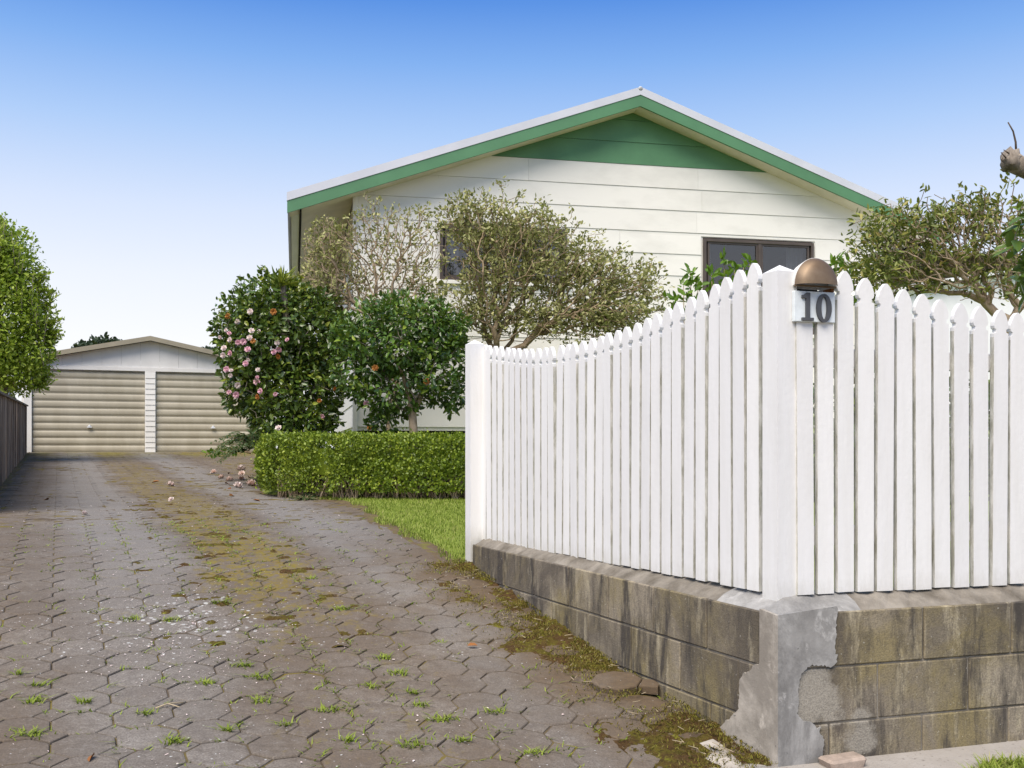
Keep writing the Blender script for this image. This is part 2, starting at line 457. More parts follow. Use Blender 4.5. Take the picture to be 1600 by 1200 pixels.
c = m.mix(m.ramp(m.noise(22, detail=6, rough=0.7), [(0.56, 0.0), (0.66, 0.9)]), c, (0.24, 0.24, 0.03))
c = m.mix(m.ramp(m.noise(60, detail=4), [(0.52, 0.0), (0.62, 0.65)]), c, (0.05, 0.032, 0.016))
c = m.mix(m.ramp(m.noise(75, detail=3), [(0.66, 0.0), (0.71, 0.7)]), c, (0.36, 0.29, 0.19))
m.color(c).rough(1.0, 0.1).bump(m.noise(70, detail=7, rough=0.75), 1.0, 0.02)
# house and garage
m = NT('board_cream')
n = m.noise(1.3, m.scale(m.pos(), (1, 1, 2.2)), detail=6)
c = m.mix(m.objrand(), (0.755, 0.742, 0.695), (0.80, 0.787, 0.742))
c = m.mix(m.ramp(n, [(0.50, 0.0), (0.78, 0.5)]), c, (0.53, 0.52, 0.48))
c = m.mix(m.ramp(m.noise(26, m.scale(m.pos(), (1, 1, 0.3)), detail=4), [(0.70, 0.0), (0.8, 0.35)]), c, (0.4, 0.39, 0.35))
m.color(c).rough(0.55, 0.3).bump(m.noise(35), 0.06, 0.003)
plain('board_green', (0.098, 0.235, 0.118), 0.5, 0.35, 0.12, 2.0)
plain('barge_green', (0.088, 0.218, 0.110), 0.42, 0.4, 0.12, 1.5)
plain('flashing', (0.55, 0.57, 0.63), 0.4, 0.5, 0.06, 2.0)
plain('soffit', (0.66, 0.61, 0.49), 0.6, 0.3, 0.10, 3.0)
plain('roof_metal', (0.55, 0.57, 0.60), 0.45, 0.5, 0.08, 1.0)
plain('gutter_paint', (0.60, 0.62, 0.62), 0.4, 0.4, 0.08, 2.0)
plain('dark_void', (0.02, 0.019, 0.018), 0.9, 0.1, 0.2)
plain('window_bronze', (0.075, 0.058, 0.048), 0.4, 0.5, 0.15, 6.0)
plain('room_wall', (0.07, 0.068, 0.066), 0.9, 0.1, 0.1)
plain('curtain', (0.62, 0.62, 0.60), 0.9, 0.1, 0.08, 3.0)
m = NT('glass')
m.color((0.02, 0.02, 0.022)).rough(0.02, 0.6)
tr = m.n('ShaderNodeBsdfTransparent'); tr.inputs[0].default_value = (0.55, 0.56, 0.6, 1)
gl = m.n('ShaderNodeBsdfGlossy'); gl.inputs['Roughness'].default_value = 0.02; gl.inputs['Color'].default_value = (0.95, 0.92, 0.88, 1)
mx = m.n('ShaderNodeMixShader'); mx.inputs[0].default_value = 0.10
m.t.links.new(tr.outputs[0], mx.inputs[1]); m.t.links.new(gl.outputs[0], mx.inputs[2]); m.t.links.new(mx.outputs[0], m.out.inputs['Surface'])
m = NT('roller_door')
c = m.mix(m.ramp(m.noise(1.5, m.scale(m.pos(), (2, 2, 0.6)), detail=5), [(0.4, 0.0), (0.7, 1.0)]), (0.38, 0.345, 0.265), (0.45, 0.415, 0.33))
m.color(c).rough(0.45, 0.4)
plain('garage_white', (0.73, 0.72, 0.695), 0.6, 0.3, 0.07, 2.0)
plain('garage_trim', (0.30, 0.27, 0.20), 0.5, 0.4, 0.1, 3.0)
m = NT('paling')
p = m.pos()
c = m.mix(m.objrand(), (0.10, 0.072, 0.055), (0.34, 0.265, 0.21))
c = m.mix(m.ramp(m.noise(4, m.scale(p, (5, 5, 0.5)), detail=6), [(0.48, 0.0), (0.72, 0.8)]), c, (0.36, 0.31, 0.27))
m.color(c).rough(0.9, 0.2).bump(m.noise(14, m.scale(p, (5, 5, 0.35)), detail=5), 0.5, 0.01)
plain('fence_cap', (0.20, 0.165, 0.13), 0.9, 0.2, 0.35, 9.0, 0.4)
plain('red_trim', (0.30, 0.035, 0.05), 0.5)
plain('shed_white', (0.62, 0.64, 0.68), 0.6)
plain('grey_post', (0.33, 0.32, 0.30), 0.85, 0.2, 0.25, 8.0)
plain('brown_wall', (0.10, 0.082, 0.05), 0.85, 0.2, 0.2, 2.0)
plain('slate_roof', (0.17, 0.20, 0.185), 0.7, 0.3, 0.15, 3.0)
plain('white_sheet', (0.82, 0.83, 0.86), 0.5, 0.4, 0.03)
# letterbox
m = NT('bronze_metal')
c = m.mix(m.ramp(m.noise(9, detail=5), [(0.35, 0.0), (0.65, 1.0)]), (0.16, 0.105, 0.062), (0.24, 0.175, 0.115))
m.color(c).rough(0.48, 0.4); m.b.inputs['Metallic'].default_value = 0.4
m = NT('rusty_metal')
c = m.mix(m.noise(60, detail=4), (0.24, 0.09, 0.02), (0.10, 0.05, 0.025))
m.color(c).rough(0.85, 0.2).bump(m.noise(120), 0.4, 0.003)
plain('plate_white', (0.70, 0.76, 0.79), 0.45, 0.4, 0.10, 22.0)
plain('digit_grey', (0.075, 0.079, 0.088), 0.5, 0.4, 0.1, 40.0)
plain('letterbox_grey', (0.66, 0.66, 0.65), 0.45, 0.4, 0.1)
# plants
foliage('camellia_leaf', [(0.028, 0.05, 0.013), (0.052, 0.092, 0.018), (0.085, 0.145, 0.026), (0.14, 0.205, 0.032), (0.30, 0.33, 0.04)], 0.24, 0.6, 0.18)
foliage('camellia_fresh', [(0.025, 0.052, 0.014), (0.048, 0.10, 0.022), (0.078, 0.15, 0.028), (0.125, 0.22, 0.034), (0.30, 0.37, 0.05)], 0.24, 0.6, 0.2)
foliage('box_leaf', [(0.07, 0.11, 0.014), (0.135, 0.20, 0.02), (0.23, 0.31, 0.03), (0.36, 0.42, 0.045)], 0.4, 0.4, 0.25, 4.0)
foliage('bright_leaf', [(0.12, 0.19, 0.02), (0.24, 0.35, 0.03), (0.38, 0.49, 0.05), (0.52, 0.58, 0.15)], 0.45, 0.4, 0.4, 2.0)
foliage('olive_leaf', [(0.15, 0.16, 0.055), (0.25, 0.26, 0.09), (0.36, 0.36, 0.14), (0.47, 0.45, 0.22)], 0.55, 0.35, 0.2, 3.0)
foliage('rhodo_leaf', [(0.075, 0.10, 0.03), (0.13, 0.165, 0.04), (0.20, 0.235, 0.055), (0.29, 0.31, 0.07), (0.32, 0.22, 0.06)], 0.45, 0.4, 0.2, 4.0)
foliage('fresh_leaf', [(0.06, 0.13, 0.012), (0.12, 0.23, 0.02), (0.20, 0.33, 0.035)], 0.4, 0.4, 0.3)
foliage('fern_leaf', [(0.05, 0.085, 0.035), (0.09, 0.14, 0.06), (0.13, 0.19, 0.08)], 0.55, 0.3, 0.25)
foliage('yucca_leaf', [(0.10, 0.16, 0.02), (0.22, 0.27, 0.03), (0.32, 0.33, 0.05)], 0.4, 0.4, 0.25)
foliage('grass_blade', [(0.16, 0.22, 0.03), (0.22, 0.29, 0.04), (0.28, 0.35, 0.06), (0.40, 0.37, 0.14)], 0.6, 0.25, 0.3, 5.0)
foliage('weed_blade', [(0.14, 0.20, 0.02), (0.22, 0.29, 0.03), (0.33, 0.38, 0.08)], 0.6, 0.25, 0.3, 8.0)
foliage('moss_blade', [(0.07, 0.045, 0.018), (0.12, 0.09, 0.02), (0.17, 0.16, 0.025), (0.26, 0.22, 0.10)], 0.8, 0.15, 0.2, 6.0)
foliage('conifer_leaf', [(0.03, 0.05, 0.03), (0.055, 0.08, 0.05)], 0.7, 0.2, 0.1)
for nm, a, b in (('bark_pale', (0.28, 0.21, 0.14), (0.45, 0.36, 0.26)), ('bark_olive', (0.20, 0.145, 0.088), (0.38, 0.295, 0.19)), ('bark_grey', (0.15, 0.125, 0.10), (0.33, 0.285, 0.235)), ('bark_dark', (0.05, 0.038, 0.028), (0.12, 0.09, 0.065))):
    m = NT(nm)
    c = m.mix(m.ramp(m.noise(16, m.scale(m.pos(), (2, 2, 0.7)), detail=6), [(0.35, 0.0), (0.65, 1.0)]), a, b)
    m.color(c).rough(0.9, 0.2).bump(m.noise(50, m.scale(m.pos(), (2, 2, 0.6)), detail=5), 0.6, 0.006)
for nm, a, b in (('petal_pink', (0.62, 0.30, 0.40), (0.76, 0.52, 0.56)), ('petal_pale', (0.70, 0.56, 0.54), (0.78, 0.70, 0.66)), ('petal_orange', (0.42, 0.15, 0.03), (0.55, 0.27, 0.08)), ('petal_fallen', (0.68, 0.50, 0.42), (0.80, 0.66, 0.58))):
    m = NT(nm); m.color(m.mix(m.island(), a, b)).rough(0.6, 0.25)
m = NT('dead_leaf'); m.color(m.mix(m.objrand(), (0.26, 0.11, 0.035), (0.16, 0.07, 0.03))).rough(0.8, 0.2)
plain('brick_brown', (0.33, 0.265, 0.22), 0.9, 0.2, 0.25, 20.0, 0.5)
plain('twig_straw', (0.40, 0.33, 0.22), 0.9, 0.2, 0.15)

# ------------------------------------------------------------------ helpers: plants
def unit(a): return a / (np.linalg.norm(a, axis=-1, keepdims=True) + 1e-9)
def leaf_mesh(name, pos, axis, nrm, Ln, Wd, fold=0.12, droop=0.12):
    n = len(pos)
    Ln = np.broadcast_to(np.asarray(Ln, float), (n,))[:, None]; Wd = np.broadcast_to(np.asarray(Wd, float), (n,))[:, None]
    a = unit(axis); b = unit(np.cross(nrm, a)); c = np.cross(a, b)
    V = np.stack([pos,
                  pos + .30 * Ln * a + .5 * Wd * b + fold * Wd * c,
                  pos + .72 * Ln * a + .40 * Wd * b + (fold * Wd - droop * .5 * Ln) * c,
                  pos + Ln * a - droop * Ln * c,
                  pos + .72 * Ln * a - .40 * Wd * b + (fold * Wd - droop * .5 * Ln) * c,
                  pos + .30 * Ln * a - .5 * Wd * b + fold * Wd * c], axis=1)
    k = (np.arange(n) * 6)[:, None]
    Fs = np.concatenate([k + np.array([[0, 3, 2, 1]]), k + np.array([[0, 5, 4, 3]])], axis=0)
    return mesh_np(name, V, Fs)
def rand_dir(n): return unit(RNG.normal(size=(n, 3)))
def lump(u, v, d, ru, rv, rd):
    return P(u, v, d), np.array((ru / F * d, rd, rv / F * d))
def sample_lumps(lumps, n, shell=0.0, rough=0.12):
    vol = np.array([np.prod(r) for _, r in lumps]) ** (0.8); vol /= vol.sum()
    out, nor = [], []
    ph = RNG.uniform(0, 6.28, (4, 3))
    for (c, r), w in zip(lumps, vol):
        k = max(1, int(n * w))
        d = rand_dir(k)
        rr = RNG.uniform(size=(k, 1)) ** (1 / 3)
        if shell > 0:
            sh = 1 - np.abs(RNG.normal(size=(k, 1))) * shell
            rr = np.where(RNG.uniform(size=(k, 1)) < 0.8, np.clip(sh, 0, 1.03), rr)
        bumpy = sum(np.sin(d @ (RNG.permutation(3)[0] * 0 + f * unit(ph[i])) * 1.0 + ph[i, 0]) for i, f in enumerate((5, 8, 11, 15)))[:, None] * rough / 2.0
        out.append(c + d * r * rr * (1 + bumpy)); nor.append(unit(d / r))
    return np.concatenate(out), np.concatenate(nor)
def crown(name, lumps, n, Ln, Wd, mat, parent, shell=0.16, rough=0.12, up=0.35, out=0.7, rnd=0.8, droop=0.12, keep=None):
    pos, nor = sample_lumps(lumps, n, shell, rough)
    if keep is not None:
        k = keep(pos); pos, nor = pos[k], nor[k]
    q = len(pos)
    ax = unit(out * nor + rnd * rand_dir(q) + np.array((0, 0, -0.05)))
    nn = unit(nor * 0.6 + np.array((0, 0, up)) + 0.55 * rand_dir(q))
    s = RNG.uniform(0.65, 1.2, q)
    return link(name, leaf_mesh(name, pos, ax, nn, Ln * s, Wd * s, droop=droop), mat, parent)
def shoots(name, lumps, n, ln, Ln, Wd, mat, parent, per=10, upb=0.5):
    pos, nor = sample_lumps(lumps, n, 0.02, 0.1); Pn, Dn = [], []
    for p, d in zip(pos, nor):
        inside = sum((((p + d * .03 - c_) / r) ** 2).sum() < 0.9 for c_, r in lumps)
        if inside > 0: continue
        d = unit(d * .8 + np.array((0, 0, upb)) + RNG.normal(0, .35, 3)); L_ = ln * RNG.uniform(.4, 1.2)
        for f in RNG.uniform(0, 1, per):
            Pn.append(p + d * L_ * f); Dn.append(d * .7 + RNG.normal(0, .6, 3))
    Pn = np.array(Pn); q = len(Pn); s_ = RNG.uniform(.6, 1.15, q)
    return link(name, leaf_mesh(name, Pn, np.array(Dn), rand_dir(q) + np.array((0, 0, .6)), Ln * s_, Wd * s_), mat, parent)
def grow(roots, pts, bf=0.35):
    """balanced spanning tree from the roots through the points: list of nodes and parents"""
    nodes = [np.array(r, float) for r in roots]; par = [-1] * len(roots); plen = [0.0] * len(roots)
    pts = np.asarray(pts, float); n = len(pts)
    best = np.full(n, 1e9); bp = np.zeros(n, int); done = np.zeros(n, bool); bd = np.zeros(n)
    def relax(j):
        d = np.linalg.norm(pts - nodes[j], axis=1); cst = d + bf * (plen[j] + d)
        k = (cst < best) & ~done
        best[k] = cst[k]; bp[k] = j; bd[k] = d[k]
    for j in range(len(roots)): relax(j)
    for _ in range(n):
        i = int(np.argmin(np.where(done, 1e9, best)))
        done[i] = True
        nodes.append(pts[i]); par.append(int(bp[i])); plen.append(plen[bp[i]] + bd[i])
        relax(len(nodes) - 1)
    return np.array(nodes), np.array(par)
def branch_mesh(name, nodes, par, tip=0.0022, expo=0.42, rmax=0.05, n=5, jit=0.12):
    N = len(nodes); cnt = np.zeros(N); has = np.zeros(N, bool)
    for i in range(N):
        if par[i] >= 0: has[par[i]] = True
    cnt[~has] = 1
    for i in range(N - 1, -1, -1):
        if par[i] >= 0: cnt[par[i]] += cnt[i]
    r = np.minimum(tip * np.maximum(cnt, 1) ** expo, rmax)
    e = np.array([i for i in range(N) if par[i] >= 0])
    A, B = nodes[par[e]], nodes[e]
    ln = np.linalg.norm(B - A, axis=1, keepdims=True)
    M = (A + B) / 2 + RNG.normal(size=A.shape) * ln * jit * 0.6
    ra = np.minimum(r[par[e]], r[e] * 1.35); rb = r[e]; rm = (ra + rb) / 2
    V, Fs = [], []
    base = 0
    th = 2 * np.pi * np.arange(n) / n
    for (p, q, r0, r1) in ((A, M, ra, rm), (M, B, rm, rb)):
        d = unit(q - p); a = unit(np.cross(d, np.array((0.31, 0.17, 0.93)))); b = np.cross(d, a)
        ring = a[:, None, :] * np.cos(th)[None, :, None] + b[:, None, :] * np.sin(th)[None, :, None]
        p2, q2 = p - d * r0[:, None] * 0.5, q + d * r1[:, None] * 0.5
        v = np.concatenate([p2[:, None] + ring * r0[:, None, None], q2[:, None] + ring * r1[:, None, None]], axis=1)
        V.append(v.reshape(-1, 3))
        k = base + (np.arange(len(p)) * 2 * n)[:, None, None]
        i = np.arange(n); j = (i + 1) % n
        f = k + np.stack([i, j, j + n, i + n], axis=1)[None]
        Fs.append(f.reshape(-1, 4)); base += len(p) * 2 * n
    return mesh_np(name, np.concatenate(V), np.concatenate(Fs), smooth=True), np.where(~has)[0]
def twig_leaves(name, nodes, par, ids, per, Ln, Wd, mat, parent, spread=0.03, back=0.06):
    d = unit(nodes[ids] - nodes[np.maximum(par[ids], 0)])
    pos = np.repeat(nodes[ids], per, axis=0); dd = np.repeat(d, per, axis=0); q = len(pos)
    pos = pos - dd * RNG.uniform(0, back, (q, 1)) + RNG.normal(size=(q, 3)) * spread
    ax = unit(dd * 0.8 + rand_dir(q) * 0.8 + np.array((0, 0, 0.15)))
    s = RNG.uniform(0.6, 1.25, q)
    return link(name, leaf_mesh(name, pos, ax, unit(np.array((0, 0, 0.6)) + rand_dir(q)), Ln * s, Wd * s), mat, parent)
def blades(name, base, h, w, lean, mat, parent=None):
    n = len(base)
    d = rand_dir(n); d[:, 2] = 0; d = unit(d)
    side = np.stack([-d[:, 1], d[:, 0], np.zeros(n)], axis=1)
    h = h * RNG.uniform(0.5, 1.3, (n, 1)); w = w * RNG.uniform(0.7, 1.2, (n, 1))
    tip = base + np.array((0, 0, 1.0)) * h * 0.9 + d * h * lean * RNG.uniform(0.3, 1.2, (n, 1))
    mid = base + np.array((0, 0, 1.0)) * h * 0.55 + d * h * lean * 0.25
    V = np.stack([base - side * w, base + side * w, mid + side * w * .8, mid - side * w * .8, tip + side * w * .12, tip - side * w * .12], axis=1)
    k = (np.arange(n) * 6)[:, None]
    Fs = np.concatenate([k + np.array([[0, 1, 2, 3]]), k + np.array([[3, 2, 4, 5]])], axis=0)
    return link(name, mesh_np(name, V, Fs), mat, parent)

# ------------------------------------------------------------------ ground, driveway, lawn
def grid_sheet(name, S, Tf, zf, mat, keep=None):
    """S: array of s, Tf(s): array of t for the row, zf(s, t)"""
    rows = []
    for s in S:
        t = Tf(s); x, y = xy(s, t); rows.append(np.stack([x, y, zf(s, t)], axis=1))
    R_, K = len(rows), len(rows[0])
    V = np.concatenate(rows)
    i = (np.arange(R_ - 1)[:, None] * K + np.arange(K - 1)[None]).ravel()
    Fs = np.stack([i, i + 1, i + K + 1, i + K], axis=1)
    if keep is not None:
        cen = V[Fs].mean(axis=1); Fs = Fs[keep(cen)]
    return mesh_np(name, V, Fs, smooth=True)
g = grid_sheet('ground', np.concatenate([np.linspace(-60, 0, 7), np.linspace(0.5, 34, 68), np.array([60, 120, 300])]),
               lambda s: np.concatenate([[-300, -80, -20, -5], np.linspace(-2, 8, 21), [12, 30, 80, 300]]),
               lambda s, t: np.full_like(t, gz(s) - 0.10), 'soil')
tag(link('ground', g, 'soil'), 'bare earth around the house and driveway', 'ground', kind='structure')

# driveway: jointed bed, then octagon pavers each with its square tail
dw = link('driveway', grid_sheet('driveway', np.concatenate([np.linspace(1.2, 2.8, 8), np.linspace(2.84, 10, 230), np.linspace(10.2, 26.6, 90)]), lambda s: np.linspace(-0.62, edge_t(s) + 0.05, 80),
          lambda s, t: gz(s) - 0.0075 + 0.0038 * np.clip((s - 6) / 2.5, 0, 1) + 0.0085 * fbm(s * 13, t * 13, 4) + 0.004 * fbm(s * 1.2, t * 1.2, 2), 'joint_soil'), 'joint_soil')
tag(dw, 'mossy octagon paver driveway rising to the garage', 'driveway', kind='structure')
PITCH = 0.21
def paver_geo():
    a = PITCH / 2 - 0.0024; c = PITCH * 0.2929
    q = [(a, -a + c), (a, a - c), (a - c, a), (-a + c, a), (-a, a - c), (-a, -a + c), (-a + c, -a), (a - c, -a)]
    k = PITCH * 0.2929 - 0.0034
    dmd = [(PITCH / 2 + k, -PITCH / 2), (PITCH / 2, -PITCH / 2 + k), (PITCH / 2 - k, -PITCH / 2), (PITCH / 2, -PITCH / 2 - k)]
    V, Fs = [], []
    for poly in (q, dmd):
        n = len(poly); b = len(V); cx = sum(p[0] for p in poly) / n; cy = sum(p[1] for p in poly) / n
        for z, sc in ((-0.035, 1.0), (-0.006, 1.0), (-0.0012, 0.97), (0.0, 0.91)):
            V += [(cx + (x - cx) * sc, cy + (y - cy) * sc, z) for x, y in poly]
        for L_ in range(3):
            for i in range(n):
                j = (i + 1) % n; o = b + L_ * n
                Fs.append((o + i, o + j, o + n + j, o + n + i))
        Fs.append(tuple(b + 3 * n + i for i in range(n)))
    return V, Fs
PV, PF = paver_geo()
pm = MB().add(PV, PF).mesh('paver')
pm.materials.append(MATS['paver'])
slots = []
row = 0
s = 2.35
while s < 26.5:
    e = float(edge_t(s))
    t = -0.55
    while t < e - 0.04:
        slots.append((s, t)); t += PITCH
    s += PITCH
def px_area(s, t):
    x, y = xy(s, t); z = float(gz(s)); u = CX + F * x / y; v = HY - F * z / y
    vis = (-30 < u < 1630) and v < 1225
    if vis and s < 5.75 and t > 2.24: vis = False
    return (0.0 if not vis else 1.0 / (y * y * y)), u, v
rank = sorted(slots, key=lambda q: -px_area(*q)[0])
near = rank[:296]; rest = rank[296:]
def paver_frame(s, t):
    x, y = xy(s, t); z = float(gz(s)) + random.gauss(0, 0.0013)
    sl = (float(gz(s + .1)) - float(gz(s - .1))) / .2
    ax = Vector((CA, SA, random.gauss(0, 0.007))).normalized()               # across
    ay = Vector((-SA, CA, sl + random.gauss(0, 0.007))).normalized()         # along
    az = ax.cross(ay).normalized(); ay = az.cross(ax)
    M = Matrix((ax, ay, az)).transposed().to_4x4(); M.translation = Vector((x, y, z))
    return M
for (s, t) in near:
    M = paver_frame(s, t)
    if abs(s - 3.86) < 0.13 and t > 1.98:              # the lifted pavers by the wall
        M = Matrix.Translation((0, 0, 0.030)) @ M @ Matrix.Rotation(math.radians(-5), 4, 'Y')
    o = bpy.data.objects.new('paver', pm); o.matrix_world = M; o.parent = dw
    C.objects.link(o)
PVn = np.array(PV)
mb = MB()
for (s, t) in rest:
    M = paver_frame(s, t); A = np.array(M)
    mb.add(PVn @ A[:3, :3].T + A[:3, 3], PF)
o = mb.build('paver', 'paver', dw); o['kind'] = 'stuff'

# lawn inside the walls and beyond
def lawn_z(s, t):
    f = np.clip((t - edge_t(s)) / 0.9, 0, 1); f = np.maximum(f, np.where(np.asarray(s) < 5.75, 1.0, 0.0))
    return gz(s) + f * np.maximum(-0.66 - gz(s), 0)
def wall_front_s(t): return 2.91 - 0.113 * (t - 2.31)
lawn_me = grid_sheet('lawn', np.concatenate([np.linspace(3.0, 12, 46), np.linspace(12.5, 40, 40)]),
                     lambda s: np.concatenate([edge_t(s) + np.array([0.0, .06, .15, .3, .5, .8]) + (0.12 if s < 5.9 else 0) + 0.03 * math.sin(s * 5.1), np.linspace(3.6 if s < 20 else 6.2, 26, 30)]),
                     lambda s, t: lawn_z(s, t) + 0.022 * np.clip((t - edge_t(s)) / 0.15, 0, 1) - 0.012,
                     'turf', keep=lambda c: (st(c[:, 0], c[:, 1])[0] > wall_front_s(st(c[:, 0], c[:, 1])[1]) + 0.14))
tag(link('lawn', lawn_me, 'turf'), 'front lawn behind the white fence', 'lawn', kind='structure')
n = 42000
gs = RNG.uniform(5.9, 10.9, n); gt = edge_t(gs) + RNG.uniform(0.0, 1.0, n) ** 1.0 * 2.3 + 0.05 * np.sin(gs * 7) + 0.02
x, y = xy(gs, gt)
o = blades('grass', np.stack([x, y, lawn_z(gs, gt) + 0.006], axis=1), 0.030, 0.0028, 0.7, 'grass_blade')
tag(o, 'short green grass in front of the clipped hedge', 'grass', kind='stuff')
# dirt edges
for nm, S0, S1, tl, tr, lab in (('dirt_edge', 3.5, 26.3, lambda s: -0.80, lambda s: -0.50, 'mossy dirt strip along the foot of the paling fence'),
                                ('garden_bed', 5.7, 25.5, lambda s: edge_t(s) - 0.10, lambda s: edge_t(s) + (0.22 if s < 11 else 2.4), 'brown earth along the driveway edge and under the shrubs')):
    me = grid_sheet(nm, np.linspace(S0, S1, 110), lambda s: np.linspace(tl(s), tr(s), 9),
                    lambda s, t: np.full_like(t, gz(s)) + 0.012 * np.sin(np.linspace(0.0, 3.14, 9)) - 0.006 + 0.010 * np.sin(np.linspace(0, 9, 9) * 3 + s * 9) * np.sin(s * 5.3) * 0.8 - 0.002, 'soil')
    tag(link(nm, me, 'soil'), lab, 'soil', kind='structure')
# footpath strip, verge
RW = lambda r, o_: (0.93 + 0.955 * r - 0.30 * o_, 3.60 + 0.30 * r + 0.955 * o_)      # right wall: along r, inward o
mb = MB()
a, b = RW(-0.25, 0.05), RW(6, 0.05); c_, d_ = RW(6, -0.9), RW(-0.25, -0.9)
mb.add([a + (-1.118,), d_ + (-1.135,), c_ + (-1.135,), b + (-1.118,)], [(0, 1, 2, 3)])
tag(mb.build('footpath', 'concrete_path'), 'rough concrete strip at the foot of the block wall', 'footpath', kind='structure')
n = 16000
r_ = RNG.uniform(0.55, 2.2, n); off = 0.17 + 0.10 * np.exp(-(r_ - 0.55) * 5) + RNG.uniform(0, 0.5, n) ** 1.1 + 0.02 * np.sin(r_ * 23)
gx, gy = 0.93 + 0.955 * r_ + 0.30 * off, 3.6 + 0.30 * r_ - 0.955 * off
o = blades('grass', np.stack([gx, gy, np.full(n, -1.133)], axis=1), 0.045, 0.0028, 0.8, 'grass_blade')
tag(o, 'strip of verge grass in front of the block wall', 'grass', kind='stuff')

# ------------------------------------------------------------------ garage
gd = np.array((0.94, 0.342)); ga = math.atan2(0.342, 0.94)
GZ = -0.117
gar = thing('garage', 'white double garage with two beige ribbed roller doors at the end of the driveway', 'garage', (-8.83, 25.0, GZ), ga)
HW = 2.86
mb = MB()
mb.box((-HW, 0.12, -0.25), (HW, 6.2, 2.16))
mb.build('wall', 'garage_white', gar, local=True)
zr, pit = 2.80, 0.205
mb = MB()
for sgn in (-1, 1):
    x0, x1 = 0, sgn * (HW + 0.22)
    z1 = zr - pit * abs(x1)
    pts = [(min(x0, x1), -.16, zr - pit * abs(min(x0, x1))), (max(x0, x1), -.16, zr - pit * abs(max(x0, x1))), (max(x0, x1), 6.4, zr - pit * abs(max(x0, x1))), (min(x0, x1), 6.4, zr - pit * abs(min(x0, x1)))]
    mb.hexa(pts + [(p[0], p[1], p[2] + 0.04) for p in pts])
mb.build('roof', 'garage_trim', gar, local=True)
for sgn in (-1, 1):
    mb = MB(); x1 = sgn * (HW + 0.22)
    pl = [(0, zr - 0.075), (0, zr + 0.035), (x1, zr - pit * abs(x1) + 0.035), (x1, zr - pit * abs(x1) - 0.075)]
    if sgn < 0: pl = pl[::-1]
    mb.prism(pl[::-1], -0.185, -0.163)
    mb.build('barge_board', 'garage_trim', gar, local=True)
xs = np.linspace(-HW, HW, 14)
for a, b in zip(xs[:-1], xs[1:]):
    a2, b2 = a + 0.0018, b - 0.0018
    mb = MB()
    mb.prism([(a2, 2.085), (b2, 2.085), (b2, zr - 0.07 - pit * abs(b2)), (a2, zr - 0.07 - pit * abs(a2))] if a2 * b2 > 0 else
             [(a2, 2.085), (b2, 2.085), (b2, zr - 0.07 - pit * abs(b2)), (0, zr - 0.07), (a2, zr - 0.07 - pit * abs(a2))], 0.04, 0.10)
    mb.build('gable_panel', 'garage_white', gar, local=True)
MB().box((-HW, 0.0, 1.985), (HW, 0.11, 2.08), 0.006).build('lintel', 'garage_white', gar, local=True)
MB().box((-0.125, -0.01, -0.2), (0.125, 0.115, 1.983), 0.006).build('centre_post', 'garage_white', gar, local=True)
pz = np.arange(0.0, 1.95, 0.13)
for k, z in enumerate(pz):
    MB().hexa([(-0.115, -0.028, z), (0.115, -0.028, z), (0.115, -0.011, z), (-0.115, -0.011, z), (-0.115, -0.016, z + .122), (0.115, -0.016, z + .122), (0.115, -0.0105, z + .122), (-0.115, -0.0105, z + .122)]).build('board', 'garage_white', gar, local=True)
for sgn in (-1, 1):
    MB().box((sgn * 2.72 - 0.09, -0.01, -0.2), (sgn * 2.72 + 0.09, 0.115, 1.983), 0.006).build('side_post', 'garage_white', gar, local=True)
for sgn in (-1, 1):
    x0, x1 = (0.13, 2.62) if sgn > 0 else (-2.62, -0.13)
    mb = MB(); prof = []
    nf = 11; ph_ = 1.95 / nf
    for k in range(nf):
        for q in range(7):
            w = q / 7
            prof.append((0.085 - 0.032 * math.sin(math.pi * min(1.0, w * 1.10)) ** 0.32, 0.01 + (k + w) * ph_))
    prof.append((0.085, 0.01 + nf * ph_))
    V = [(x0, y_, z_) for y_, z_ in prof] + [(x1, y_, z_) for y_, z_ in prof]; n = len(prof)
    mb.add(V, [(i, i + n, i + n + 1, i + 1) for i in range(n - 1)], 0, True)
    door = mb.build('roller_door', 'roller_door', gar, local=True)
    xh = (x0 + x1) / 2 + (0.1 if sgn > 0 else 0.0)
    hb = MB().box((xh - 0.055, 0.0, 0.60), (xh + 0.055, 0.035, 0.63), 0.006).tube([(xh, 0.05, 0.645), (xh, 0.01, 0.645)], 0.03, 8)
    hh = hb.build('handle', 'shed_white', None); hh.parent = door
    bb = MB().box((x0, 0.03, -0.02), (x1, 0.09, 0.025), 0.004).build('bottom_rail', 'garage_trim', None); bb.parent = door

